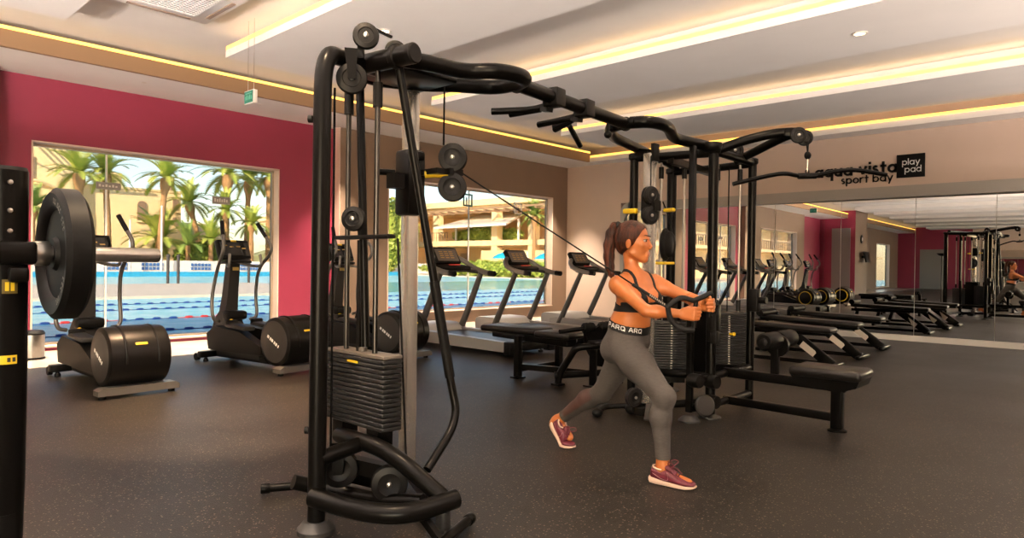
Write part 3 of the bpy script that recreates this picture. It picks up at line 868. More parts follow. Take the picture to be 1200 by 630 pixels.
def leafy(name, c, r, m, label, cat, n=900, leaf=0.22):
    """a bush: leaves spread over and inside an ellipsoid"""
    t = thing(name, (c[0], c[1], c[2] - r[2]), label, cat)
    mb = MB()
    R2 = np.random.default_rng(int(abs(c[0] * 17 + c[1] * 3)))
    P = R2.normal(size=(n, 3)); P /= np.linalg.norm(P, axis=1)[:, None]
    P *= R2.uniform(0.6, 1.05, n)[:, None] ** 0.5
    Q = R2.normal(size=(n, 3)); Q /= np.linalg.norm(Q, axis=1)[:, None]
    S = R2.normal(size=(n, 3)); S -= Q * np.sum(S * Q, 1)[:, None]; S /= np.linalg.norm(S, axis=1)[:, None]
    for p, q, s in zip(P, Q, S):
        o = Vector((c[0] + p[0] * r[0], c[1] + p[1] * r[1], c[2] + p[2] * r[2]))
        if o.z < c[2] - r[2] * 0.98: continue
        q = Vector(q) * leaf; s = Vector(s) * leaf * 0.45
        mb.add([o - q, o - s, o + q, o + s], [(0, 1, 2, 3)])
    mb.build('foliage', m, t, smooth=False)
    MB().ell(c, (r[0] * 0.8, r[1] * 0.8, r[2] * 0.85), None, 14, 9).build('inner_branches', M_HEDGE, t)
    return t
leafy('bush', (25.9, 63.6, 1.5), (2.4, 1.0, 1.35), M_HEDGE, 'round green bush behind the second trainer console', 'bush', 900, 0.3)
leafy('bush', (18.6, 62.2, 1.0), (2.6, 0.6, 0.9), M_HEDGE, 'low green bush under the tall palms by the cream villa', 'bush', 700, 0.28)
leafy('bush', (13.4, 62.6, 1.3), (1.0, 0.7, 1.2), M_FROND2, 'dark bush at the left edge of the first window', 'bush', 500, 0.28)
leafy('bush', (41.5, 57.5, 1.9), (2.2, 1.6, 1.9), M_FROND, 'yellow green bush left of the first treadmill', 'bush', 900, 0.3)
leafy('hedge', (45.5, 44.0, 0.75), (0.9, 12.0, 0.75), M_HEDGE, 'long low hedge along the far side of the turquoise pool', 'hedge', 2200, 0.28)
leafy('tree', (50.5, 66.5, 4.6), (2.2, 3.0, 4.6), M_FROND, 'tall leafy shrub before the terrace columns', 'tree', 1300, 0.36)
leafy('hedge', (56.2, 57.0, 4.6), (0.6, 6.0, 0.95), M_HEDGE, 'clipped hedge on the upper terrace under the white canopy', 'hedge', 1200, 0.28)

# ------------------------------------------------------------ cream villa beyond the lawn
b = thing('villa', (18, 70, 0), 'cream rendered villa with flat roofs and a small arched window beyond the pools', 'building')
MB().boxx(6.0, 17.3, 69.0, 80, 0, 11.2).build('tower_block', M_CREAM, b, smooth=False)
mb = MB().boxx(17.3, 26.6, 70.2, 82, 0, 7.8)
mb.boxx(17.3, 26.7, 70.1, 82, 7.8, 8.0)
mb.build('long_wing', M_CREAM, b, smooth=False)
MB().boxx(21.0, 22.4, 74, 77, 8.0, 9.7).build('chimney', M_CREAM, b, smooth=False)
def pane_hole(x0, x1, z0, z1, y, arch=False):
    f = MB()
    pl = [(x0, z0), (x1, z0), (x1, z1)] + ([((x0 + x1) / 2 + (x1 - x0) / 2 * cos(radians(a)), z1 + (x1 - x0) / 2 * sin(radians(a))) for a in range(20, 161, 20)] if arch else []) + [(x0, z1)]
    f.prism(pl, (0, y, 0), (1, 0, 0), (0, 0, 1), 0.16)
    w = f.build('window', M_WINB, b, smooth=False)
    MB().boxx(x0 - 0.1, x1 + 0.1, y - 0.2, y, z0 - 0.14, z0).build('window_sill', M_CREAM, w, smooth=False)
pane_hole(16.0, 17.2, 4.0, 6.4, 68.96); pane_hole(22.6, 23.4, 4.9, 6.4, 70.16, True); pane_hole(24.4, 24.75, 5.0, 5.6, 70.16)
pane_hole(25.8, 26.3, 6.0, 7.2, 70.16); pane_hole(25.8, 26.15, 4.9, 5.4, 70.16)
MB().boxx(13.5, 14.2, 68.9, 69.04, 8.0, 9.8).build('window', M_WINB, b, smooth=False)
MB().lathe([(0.42, 0), (0.42, 1.5), (0.0, 1.55)], (26.0, 71.5, 7.95), (0, 0, 1), 14).build('roof_tank', M_WINB, b)
mb = MB()
for k in range(12):
    mb.bar((12.4 + k * 0.5, 66.2, 11.0 + 0.02 * k), (12.4 + k * 0.5, 69.0, 12.8), 0.10, 0.14)
mb.bar((12.0, 66.2, 10.9), (18.3, 66.2, 11.0), 0.14, 0.18); mb.bar((12.0, 66.3, 10.9), (13.8, 68.6, 9.6), 0.10, 0.12)
mb.build('pergola', M_WOOD, b, smooth=False)
mb = MB(); mb.tube(fillet([(12.4, 68.9, 7.4), (14.0, 68.4, 7.9), (15.6, 68.9, 7.3)], 0.9), 0.14, 8)
mb.build('arched_ledge', M_CREAM, b)
t = thing('garden_house', (30, 78, 0), 'low ochre house with a rounded roof behind the bushes', 'building')
MB().boxx(27.2, 37, 76, 84, 0, 3.4).build('wall', M_CREAM2, t, smooth=False)
MB().lathe([(4.2, 0), (3.9, 0.8), (2.8, 1.6), (1.3, 2.0), (0, 2.1)], (31.5, 80, 3.4), (0, 0, 1), 24).build('roof', M_CREAM2, t)

# ------------------------------------------------------------ terrace building along the end of the pools
t = thing('terrace_building', (60, 60, 0), 'sunlit open terrace building with a broad flat roof and pale columns beyond the pools', 'building')
mb = MB(); mb.boxx(54.5, 72, 34, 110, 7.4, 8.0); mb.boxx(54.0, 54.6, 34, 110, 7.9, 8.6)
mb.build('roof', M_CREAM, t, smooth=False)
MB().boxx(54.5, 72, 34, 110, 3.3, 3.9).build('floor_slab', M_CREAM, t, smooth=False)
MB().boxx(62, 63, 34, 110, 0, 7.4).build('back_wall', M_CREAM2, t, smooth=False)
for y in (48.0, 53.6, 63.8, 76.0, 90.0):
    MB().boxx(54.6, 55.5, y, y + 0.9, 0, 7.4).build('column', M_CREAM, t, smooth=False)
mb = MB()
for k in range(34):
    mb.boxx(52.0, 54.4, 44 + k * 1.5, 44.22 + k * 1.5, 7.0, 7.2)
mb.boxx(52.0, 52.2, 43, 95, 7.2, 7.4)
mb.build('pergola', M_WOOD, t, smooth=False)
MB().boxx(53.0, 53.4, 43.5, 54.5, 0, 2.7).build('low_wall', M_CREAM2, t, smooth=False)
for y0 in (55.0, 57.5, 60.0, 66, 70):
    MB().boxx(61.85, 62.0, y0, y0 + 1.6, 0.3, 2.6).build('window', M_WINB, t, smooth=False)
for y0, y1 in ((46.0, 47.4), (50, 52.6)):
    MB().boxx(61.85, 62.0, y0, y1, 4.2, 6.8).build('window', M_WINB, t, smooth=False)
mb = MB()
for k in range(60):
    mb.boxx(54.6, 54.68, 62 + k * 0.5, 62.1 + k * 0.5, 3.9, 4.9)
mb.boxx(54.56, 54.72, 62, 92, 4.9, 5.0)
mb.build('balustrade', M_WINB, t, smooth=False)
c = thing('canopy', (57, 57, 3.9), 'broad white sloping canopy above the clipped terrace hedge', 'canopy')
mb = MB(); mb.add([(52.8, 50.5, 5.6), (52.8, 62.5, 5.5), (58.5, 61.0, 7.2), (58.5, 53.0, 7.2), (52.8, 50.5, 5.4), (52.8, 62.5, 5.3), (58.5, 61.0, 7.0), (58.5, 53.0, 7.0)],
                  [(0, 1, 2, 3), (7, 6, 5, 4), (0, 4, 5, 1), (1, 5, 6, 2), (2, 6, 7, 3), (3, 7, 4, 0)])
mb.build('roof_sheet', M_WHITE, c, smooth=False)
for y in (51.2, 61.6):
    MB().boxx(55.6, 55.8, y, y + 0.2, 3.9, 6.3).build('post', M_WHITE, c, smooth=False)
M_TURQ = mat('turquoise_fabric', (0.02, 0.45, 0.72), 0.6)
for x, y, l in ((47.5, 45.8, 'round turquoise parasol behind the first treadmill'), (50.5, 43.0, 'round turquoise parasol behind the second treadmill')):
    u = thing('parasol', (x, y, 0), l, 'parasol', 'turquoise parasols')
    MB().lathe([(1.05, 0), (1.0, 0.1), (0.5, 0.42), (0.0, 0.6)], (x, y, 1.75), (0, 0, 1), 20).build('canopy', M_TURQ, u)
    MB().cyl((x, y, 0), (x, y, 1.9), 0.04, n=8).build('pole', M_WHITE, u)
c = thing('lifeguard_chair', (46.8, 42.0, 0), 'white high pool chair beyond the turquoise pool', 'chair')
mb = MB(); cx, cy = 47.2, 43.0
for sx in (-0.6, 0.6):
    mb.tube([(cx + sx, cy - 0.7, 0), (cx + sx * .8, cy - 0.2, 2.4)], 0.07, 8); mb.tube([(cx + sx, cy + 0.7, 0), (cx + sx * .8, cy + 0.2, 2.4)], 0.07, 8)
mb.build('frame', M_WHITE, c)
MB().box((cx, cy, 1.6), (1.0, 0.7, 0.1)).build('seat', M_WHITE, c); MB().box((cx, cy + 0.4, 2.1), (1.0, 0.1, 0.8)).build('backrest', M_WHITE, c)
# hotel wing far to the left, met only through the mirrors
t = thing('hotel_wing', (-50, 31, 0), 'long cream hotel wing with balconies, seen through the windows inside the mirrors', 'building')
MB().boxx(-110, -14, 31, 41, 0, 13.5).build('wall', M_CREAM, t, smooth=False)
for z in (3.3, 6.6, 9.9):
    MB().boxx(-110, -14, 29.2, 31, z - 0.3, z).build('balcony_slab', M_CREAM, t, smooth=False)
    mb = MB()
    for k in range(180): mb.boxx(-104 + k * 0.5, -103.88 + k * 0.5, 29.3, 29.38, z, z + 1.0)
    mb.boxx(-104, -14, 29.28, 29.4, z + 1.0, z + 1.1)
    mb.build('balustrade', M_WINB, t, smooth=False)
for z in (0.2, 3.4, 6.7):
    for k in range(11):
        MB().boxx(-86 + k * 6.2, -83.6 + k * 6.2, 30.95, 31.05, z, z + 2.3).build('window', M_WINB, t, smooth=False)
# distant dry trees close the horizon
mb = MB(); n = 60; R2 = random.Random(4)
rg = []
for k in range(n + 1):
    x = -120 + 330 * k / n
    rg.append((x, 3.6 + 1.8 * math.sin(k * 0.7) + R2.uniform(-0.4, 0.4)))
mb.prism([(-120, 0)] + rg + [(210, 0)], (0, 150, 0), (1, 0, 0), (0, 0, 1), 6)
struct(mb.build('hills', mat('distant_trees', (0.36, 0.36, 0.16), 0.9, noise=0.4, nscale=0.3), smooth=False))
# ------------------------------------------------------------ cable crossover machine: near tower, overhead bar, far station
X = thing('cable_crossover_machine', (1.63, 2.72, 0), 'large black cable crossover machine with two steel columns, weight stacks and an overhead pull-up bar', 'gym machine')
M_CABLE = mat('black_cable', (0.003, 0.003, 0.003), 0.5, 0.0, 0.08)
M_STACK = mat('weight_plate_black', (0.009, 0.0088, 0.0086), 0.38, 0.0, 0.24)
M_PULL = mat('pulley_black', (0.008, 0.0075, 0.007), 0.42, 0.0, 0.14)
M_STEEL = mat('steel_upright', (0.62, 0.59, 0.55), 0.26, 0.75)
M_FOOT = mat('foot_grey', (0.016, 0.015, 0.014), 0.5)
def XB(name, mb, m=None, par=None, **k):
    return mb.build(name, m or M_BLACKP, par or X, **k)
R0 = 0.040

# near tower ------------------------------------------------
XB('post', MB().tube(fillet([(1.63, 2.72, 0.05), (1.64, 2.72, 2.165), (1.80, 2.80, 2.185), (2.04, 2.865, 2.20)], [0, 0.19, 0.1, 0], 10), R0, 20))
XB('post_foot', MB().lathe([(0.0, 0), (0.085, 0), (0.085, 0.02), (0.055, 0.055), (0.0, 0.055)], (1.63, 2.72, 0), (0, 0, 1), 24), M_FOOT)
XB('hub_tube', MB().tube([(1.93, 2.95, 2.20), (2.00, 2.55, 2.205)], 0.048, 22))
XB('end_cap', MB().lathe([(0.049, 0), (0.049, 0.03), (0.042, 0.036), (0, 0.036)], (1.998, 2.553, 2.205), (0.17, -1, 0.01), 22), M_DGREY)
XB('collar', MB().lathe([(0.050, -0.018), (0.056, -0.012), (0.056, 0.012), (0.050, 0.018)], (1.985, 2.64, 2.204), (0.17, -1, 0.01), 24), M_DGREY)
XB('top_loop', MB().tube(fillet([(1.99, 2.64, 2.20), (2.16, 2.575, 2.20), (2.36, 2.565, 2.20), (2.46, 2.40, 2.20), (2.68, 2.39, 2.20), (2.70, 2.66, 2.20), (2.50, 2.78, 2.20), (2.36, 2.93, 2.20), (2.10, 3.04, 2.20), (1.94, 2.93, 2.20)], 0.11, 6), R0, 18))
XB('top_plate', MB().boxx(1.98, 2.40, 2.66, 2.98, 2.165, 2.195, 0.01))
# silver upright with the travelling pulley carriage
XB('steel_column', MB().box((2.35, 2.985, 1.145), (0.075, 0.075, 2.07), None, 0.012), M_STEEL)
XB('column_foot', MB().bar((2.38, 3.02, 0.07), (2.08, 2.40, 0.07), 0.06, 0.07, bev=0.012))
car = XB('carriage', MB().box((2.345, 2.98, 1.66), (0.12, 0.13, 0.36), None, 0.02).box((2.345, 2.905, 1.80), (0.05, 0.05, 0.05), None, 0.01).cyl((2.30, 3.06, 1.72), (2.22, 3.10, 1.72), 0.018).boxx(2.20, 2.27, 2.93, 3.0, 1.62, 1.70))
XB('yellow_grip', MB().tube([(2.37, 2.88, 1.705), (2.45, 2.78, 1.705)], [0.022, 0.018], 12), M_YEL, car)
def pulley(c, ax, r, name='pulley', par=None, t=0.034, bolt=True):
    c = Vector(c); ax = Vector(ax).normalized()
    mb = MB().lathe([(0.0, -t / 2), (r * 0.55, -t / 2), (r * 0.62, -t / 2 - 0.004), (r * 0.95, -t / 2 + 0.001), (r, -t / 2 + 0.006), (r * 0.93, -0.003), (r * 0.93, 0.003), (r, t / 2 - 0.006), (r * 0.95, t / 2 - 0.001), (r * 0.62, t / 2 + 0.004), (r * 0.55, t / 2), (0.0, t / 2)], c, ax, 32)
    p = XB(name, mb, M_PULL, par)
    if bolt:
        b = MB()
        for s in (-1, 1):
            b.lathe([(0.0, 0), (0.013, 0), (0.013, 0.008), (0.006, 0.012), (0, 0.012)], c + ax * s * (t / 2), ax * s, 8)
        XB('bolt', b, M_CHROME, p)
    return p
ax = (-0.72, -0.69, 0)
# two round swivel pulley housings that the pulled cable leaves from
p1 = pulley((2.475, 2.775, 1.795), ax, 0.078, 'swivel_pulley', t=0.055); p2 = pulley((2.475, 2.775, 1.635), ax, 0.078, 'swivel_pulley', t=0.055)
XB('swivel_bracket', MB().boxx(2.36, 2.50, 2.77, 2.93, 1.70, 1.73).boxx(2.43, 2.53, 2.75, 2.82, 1.70, 1.735))
# upper pulleys
pulley((1.88, 2.74, 2.30), (-0.55, -0.83, 0), 0.062, 'top_pulley'); pulley((2.10, 2.80, 2.29), (-0.55, -0.83, 0), 0.055, 'top_pulley')
XB('top_pulley_bracket', MB().bar((1.88, 2.78, 2.20), (1.88, 2.78, 2.31), 0.03, 0.03).bar((2.10, 2.83, 2.20), (2.10, 2.83, 2.30), 0.03, 0.03).bar((1.90, 2.76, 2.36), (2.06, 2.78, 2.35), 0.012, 0.012))
pulley((1.80, 2.735, 2.08), (-0.55, -0.83, 0), 0.072, 'side_pulley')
XB('side_pulley_bracket', MB().prism([(-0.03, 0.11), (0.03, 0.11), (0.022, -0.03), (-0.012, -0.03)], (1.775, 2.705, 2.10), (0.83, -0.55, 0), (0, 0, 1), 0.012))
# guide rods, sleeves and lifting arm of the near stack
for y in (3.015, 2.765):
    XB('guide_rod', MB().cyl((1.97, y, 0.40), (1.97, y, 2.17), 0.0135), M_CHROME if False else mat('dark_chrome', (0.06, 0.056, 0.052), 0.3, 1.0))
    XB('rod_sleeve', MB().tube([(1.97, y, 1.98), (1.97, y, 2.10)], 0.024, 14), M_DGREY)
XB('slanted_strut', MB().tube([(1.99, 2.95, 2.16), (1.965, 2.835, 0.80)], 0.021, 14))
XB('carriage_bar', MB().box((1.955, 2.85, 1.345), (0.05, 0.46, 0.02), None, 0.004), M_DGREY)
pulley((1.92, 2.885, 1.435), (-0.85, -0.5, 0), 0.062, 'carriage_pulley')
XB('pulley_fork', MB().bar((1.955, 2.87, 1.345), (1.955, 2.88, 1.45), 0.02, 0.03))
XB('perforated_rod', MB().boxx(1.955, 1.985, 2.875, 2.905, 0.76, 1.33))
# weight stack
st = XB('weight_stack', MB().box((1.975, 2.875, 0.765), (0.115, 0.50, 0.016), None, 0.003).lathe([(0, 0), (0.022, 0), (0.022, 0.02), (0, 0.025)], (1.975, 2.875, 0.772), (0, 0, 1), 14), mat('stack_top_plate', (0.10, 0.085, 0.072), 0.4))
NPL = 15; PH = (0.755 - 0.41) / NPL
for k in range(NPL):
    MB().box((1.975, 2.875, 0.41 + (k + 0.5) * PH), (0.115, 0.50, PH * 0.86), None, 0.004, 1).build('weight_plate', M_STACK, st)
XB('stack_support', MB().boxx(1.93, 2.02, 2.68, 2.77, 0.33, 0.412)); XB('stack_support', MB().boxx(1.93, 2.02, 2.98, 3.07, 0.33, 0.412))
XB('weight_badge', MB().boxx(1.913, 1.916, 2.83, 2.92, 0.722, 0.732), M_YEL)
# base of the near tower
XB('base_tube', MB().tube(fillet([(1.60, 2.70, 0.17), (1.68, 2.44, 0.15), (1.80, 2.27, 0.15), (2.05, 2.25, 0.165)], 0.16, 8), 0.043, 18))
XB('base_arch', MB().tube(fillet([(1.94, 3.02, 0.33), (1.90, 2.80, 0.355), (1.90, 2.52, 0.345), (2.02, 2.24, 0.14)], 0.16, 8), 0.040, 18))
XB('base_cross_tube', MB().tube([(1.63, 2.71, 0.33), (1.90, 2.76, 0.345)], 0.036, 16))
XB('base_rear_tube', MB().tube(fillet([(1.66, 2.98, 0.16), (1.82, 2.93, 0.10), (1.90, 2.62, 0.10), (2.0, 2.42, 0.12)], 0.15, 8), 0.036, 16))
XB('front_foot', MB().lathe([(0, 0), (0.075, 0), (0.075, 0.012), (0.05, 0.03), (0, 0.03)], (2.02, 2.30, 0), (0, 0, 1), 24).cyl((2.02, 2.30, 0.02), (2.02, 2.30, 0.15), 0.034), M_FOOT)
for p in (((1.69, 3.34, 0.035), (1.98, 3.19, 0.035)), ((1.83, 2.14, 0.035), (2.17, 2.28, 0.035))):
    XB('stabiliser_bar', MB().tube([p[0], p[1]], 0.022, 14).lathe([(0.024, -0.012), (0.027, -0.008), (0.027, 0.03), (0.024, 0.034)], p[1] if p[1][1] < 2.5 else p[0], Vector(p[0]) - Vector(p[1]) if p[1][1] < 2.5 else Vector(p[1]) - Vector(p[0]), 16))
XB('stabiliser_link', MB().bar((1.96, 3.20, 0.035), (1.90, 2.95, 0.09), 0.03, 0.03)); XB('stabiliser_link', MB().bar((1.90, 2.175, 0.035), (1.88, 2.29, 0.13), 0.03, 0.03))
pulley((1.80, 2.80, 0.235), (-0.62, -0.78, 0), 0.088, 'base_pulley', t=0.05); pulley((1.93, 2.58, 0.185), (-0.62, -0.78, 0), 0.085, 'base_pulley', t=0.05)
XB('base_pulley_bracket', MB().prism([(-0.035, 0.12), (0.035, 0.12), (0.022, -0.03), (-0.022, -0.03)], (1.765, 2.76, 0.25), (0.78, -0.62, 0), (0, 0, 1), 0.014).bar((1.84, 2.86, 0.25), (1.96, 2.63, 0.22), 0.06, 0.07).bar((1.90, 2.90, 0.16), (2.0, 2.66, 0.14), 0.05, 0.05))
# curved guard tube on the front side
XB('guard_tube', MB().tube(fillet([(2.015, 2.66, 2.18), (2.275, 2.545, 0.62), (2.29, 2.50, 0.44), (2.04, 2.44, 0.255)], [0, 0.1, 0.24, 0], 10), 0.021, 14))
XB('guard_sleeve', MB().tube([(2.19, 2.582, 1.13), (2.27, 2.546, 0.65)], 0.0255, 14), M_RUB)
for z in (0.46, 1.86):
    XB('bolt', MB().lathe([(0, 0), (0.017, 0), (0.017, 0.018), (0, 0.022)], (1.605, 2.747, z), (-0.68, 0.73, 0), 10), M_DGREY)

# overhead bar ----------------------------------------------
CB0, CB1 = V(2.68, 2.515, 2.20), V(3.98, 2.65, 2.20)
XB('overhead_bar', MB().tube([CB0, CB1], R0, 20))
for s in (0.02, 0.98):
    c = CB0.lerp(CB1, s); XB('bar_collar', MB().lathe([(0.041, -0.014), (0.049, -0.009), (0.049, 0.009), (0.041, 0.014)], c, CB1 - CB0, 24), M_MGREY)
def grip(s, out, fork):
    b = CB0.lerp(CB1, s)
    a = V(b.x + 0.02, b.y + 0.02, b.z - 0.03)
    mb = MB().tube(fillet([a, a + V(-0.02, 0.16, -0.015), a + V(out, 0.36, -0.02)], 0.06), 0.021, 14)
    mb.tube(fillet([a + V(-0.005, 0.10, -0.012), a + V(out + 0.10, 0.30, -0.025)], 0.04), [0.024] * 2, 14)
    XB('pull_up_grip', mb)
    XB('grip_clamp', MB().bar(b + V(-0.05, -0.004, 0), b + V(0.05, 0.006, 0), 0.105, 0.105, bev=0.01).bar(b + V(0, 0.03, -0.06), b + V(0, 0.09, -0.05), 0.05, 0.035), M_DGREY)
grip(0.30, -0.16, 1); grip(0.56, -0.02, 1)
XB('pull_up_grip', MB().tube([(3.42, 2.66, 2.16), (3.52, 2.92, 2.13), ], 0.022, 14).tube([(3.52, 2.80, 2.14), (3.72, 2.86, 2.04)], 0.018, 12))
XB('hanging_hook', MB().cyl((3.72, 2.63, 2.17), (3.72, 2.63, 2.10), 0.012).ell((3.72, 2.63, 2.09), 0.026))

# far station -----------------------------------------------
zt = 2.16
def post(x, y, r=0.036, z1=zt, foot=True):
    XB('station_post', MB().cyl((x, y, 0.02), (x, y, z1), r, n=20))
    XB('post_cap', MB().lathe([(r, 0), (r * 1.35, 0.015), (r * 1.35, 0.05), (r, 0.06), (0, 0.06)], (x, y, z1 - 0.03), (0, 0, 1), 24), M_DGREY)
    if foot: XB('post_foot', MB().lathe([(0, 0), (r * 2.2, 0), (r * 2.2, 0.012), (r * 1.3, 0.035), (0, 0.035)], (x, y, 0), (0, 0, 1), 24), M_FOOT)
post(5.10, 2.565, 0.040); post(5.86, 2.575, 0.036); post(4.95, 3.22, 0.036, 2.15); post(5.93, 3.42, 0.046, 2.15)
XB('station_post', MB().box((4.86, 2.62, 1.12), (0.05, 0.05, 2.10), None, 0.01))
XB('post_foot', MB().lathe([(0, 0), (0.085, 0), (0.085, 0.012), (0.04, 0.05), (0, 0.05)], (4.86, 2.62, 0), (0, 0, 1), 24), M_FOOT)
XB('station_loop', MB().tube(fillet([(3.94, 2.60, 2.20), (3.99, 2.47, 2.20), (4.20, 2.46, 2.20), (4.62, 2.66, 2.20), (5.20, 2.62, 2.20)], 0.14, 8), R0 * 1.05, 18).tube(fillet([(3.94, 2.68, 2.20), (4.00, 2.82, 2.20), (4.30, 2.99, 2.20), (5.0, 3.16, 2.20), (5.9, 3.36, 2.19)], 0.12, 8), R0, 18).tube([(3.95, 2.55, 2.20), (3.95, 2.73, 2.20)], R0, 16))
XB('station_cap', MB().lathe([(0.045, -0.05), (0.075, -0.03), (0.085, 0.0), (0.08, 0.025), (0, 0.035)], (5.08, 2.575, 2.19), (0, 0, 1), 28), M_DGREY)
XB('station_top_frame', MB().tube([(5.1, 2.58, 2.16), (5.86, 2.575, 2.15)], 0.034, 14).tube([(4.95, 3.2, 2.14), (5.10, 2.6, 2.14)], 0.034, 14).tube([(5.86, 2.58, 2.14), (5.93, 3.42, 2.14)], 0.034, 14).bar((5.0, 2.9, 2.10), (5.92, 3.0, 2.10), 0.05, 0.06))
XB('steel_column', MB().box((4.75, 2.94, 1.12), (0.085, 0.085, 2.02), None, 0.012), M_STEEL)
XB('column_foot', MB().bar((4.62, 2.93, 0.06), (5.0, 2.96, 0.06), 0.09, 0.07, bev=0.012)); XB('column_arm', MB().bar((4.75, 2.94, 2.13), (4.85, 3.12, 2.17), 0.06, 0.06))
XB('column_bracket', MB().boxx(4.71, 4.79, 2.88, 2.91, 2.06, 2.20), M_DGREY)
c2 = XB('carriage', MB().box((4.745, 2.93, 1.70), (0.115, 0.12, 0.22), None, 0.02).boxx(4.66, 4.76, 2.84, 2.88, 1.66, 1.74), M_DGREY)
for p in ((4.66, 2.88, 1.78), (4.66, 2.88, 1.62)):
    pulley(p, (-0.3, -0.95, 0), 0.072, 'swivel_pulley', t=0.05)
XB('yellow_grip', MB().box((4.64, 3.05, 1.66), (0.05, 0.12, 0.04), None, 0.01), M_YEL, c2); XB('yellow_grip', MB().box((4.82, 2.80, 1.67), (0.05, 0.09, 0.03), None, 0.01), M_YEL, c2)
# second travelling pulley and small carriages on the posts
XB('hanging_pulley', MB().ell((5.02, 2.95, 1.40), (0.05, 0.05, 0.14)).ell((5.0, 2.9, 1.40), (0.03, 0.06, 0.11)), M_PULL)
XB('yellow_bar', MB().tube([(4.85, 3.05, 1.245), (5.08, 2.9, 1.245)], 0.012, 10), M_YEL)
XB('post_carriage', MB().box((5.07, 2.53, 0.77), (0.09, 0.09, 0.30), None, 0.015).box((5.03, 2.50, 0.66), (0.06, 0.06, 0.10), None, 0.01).cyl((5.03, 2.52, 0.86), (4.98, 2.46, 0.93), 0.018), M_DGREY)
XB('post_carriage', MB().box((5.84, 2.53, 0.93), (0.09, 0.09, 0.20), None, 0.015).cyl((5.84, 2.5, 0.93), (5.84, 2.42, 0.93), 0.03), M_DGREY)
# three weight stacks of the station
M_DCH = mat('dark_chrome', (0.06, 0.056, 0.052), 0.3, 1.0)
def stack(c, d, w, th, z0, z1, n, holes=True, pin=False):
    """plates centred at c, wide along d"""
    c = Vector(c); d = Vector(d).normalized(); e = V(-d.y, d.x, 0)
    R = Matrix(((d.x, e.x, 0), (d.y, e.y, 0), (0, 0, 1)))
    s = XB('weight_stack', MB().box((c.x, c.y, z1 + 0.012), (w, th, 0.024), R, 0.004), M_MGREY)
    ph = (z1 - z0) / n
    for k in range(n):
        MB().box((c.x, c.y, z0 + (k + 0.5) * ph), (w, th, ph * 0.80), R, 0.003, 1).build('weight_plate', M_STACK, s)
    if holes:
        mb = MB()
        for k in range(n):
            mb.box((c.x - e.x * (th / 2), c.y - e.y * (th / 2), z0 + (k + 0.5) * ph), (0.016, 0.006, ph * 0.42), R)
        mb.build('number_label', M_LOGO if False else mat('pale_number_print', (0.45, 0.42, 0.38), 0.5), s, smooth=False)
    for sg in (-0.33, 0.33):
        q = c + d * (w * sg)
        XB('guide_rod', MB().cyl((q.x, q.y, z0 - 0.1), (q.x, q.y, 2.12), 0.011), mat('grey_rod', (0.30, 0.28, 0.26), 0.3, 0.9))
        XB('rod_sleeve', MB().tube([(q.x, q.y, z1 + 0.03), (q.x, q.y, z1 + 0.13)], 0.02, 12), M_DGREY)
        XB('rod_sleeve', MB().tube([(q.x, q.y, 1.98), (q.x, q.y, 2.08)], 0.022, 12), M_DGREY)
    if pin:
        q = c - e * (th / 2 + 0.02)
        XB('yellow_pin', MB().tube([(q.x, q.y, z0 + 0.62 * (z1 - z0)), (q.x - e.x * 0.05 + d.x * 0.02, q.y - e.y * 0.05 + d.y * 0.02, z0 + 0.63 * (z1 - z0))], [0.011, 0.016], 10), M_YEL, s)
    XB('stack_support', MB().box((c.x, c.y, z0 - 0.05), (w * 0.8, th * 0.7, 0.09), R))
    return s
stack((5.25, 3.02, 0), (0.62, -0.78, 0), 0.30, 0.13, 0.31, 0.72, 19)
stack((5.66, 2.70, 0), (0.70, -0.71, 0), 0.30, 0.13, 0.37, 0.80, 22, pin=True)
stack((5.12, 3.24, 0), (0.62, -0.78, 0), 0.24, 0.13, 0.31, 0.72, 19, holes=False)
XB('stack_shroud', MB().boxx(5.42, 5.46, 2.74, 3.05, 0.30, 0.92)); XB('stack_shroud', MB().boxx(5.35, 5.60, 3.12, 3.16, 0.25, 0.95))
# lower frame of the station
fr = [((5.10, 2.565, 0.33), (5.86, 2.575, 0.33)), ((5.10, 2.565, 0.10), (5.86, 2.575, 0.10)), ((4.95, 3.22, 0.33), (5.10, 2.565, 0.33)), ((4.86, 2.62, 0.10), (5.10, 2.565, 0.10)),
      ((4.95, 3.22, 0.10), (5.93, 3.42, 0.10)), ((4.75, 2.94, 0.09), (5.10, 2.60, 0.12)), ((5.86, 2.575, 0.33), (5.93, 3.42, 0.33)), ((4.95, 3.22, 0.10), (4.75, 2.94, 0.09)), ((4.86, 2.62, 0.33), (5.10, 2.565, 0.33))]
mb = MB()
for a, b in fr: mb.tube([a, b], 0.032, 14)
XB('station_base_frame', mb)
for p in ((5.06, 2.53, 0.30), (5.06, 2.53, 0.14), (4.84, 2.56, 0.33)):
    XB('frame_joint', MB().lathe([(0.0, -0.05), (0.05, -0.05), (0.055, -0.03), (0.055, 0.03), (0.05, 0.05), (0, 0.05)], p, (-0.2, -1, 0), 20), M_DGREY)
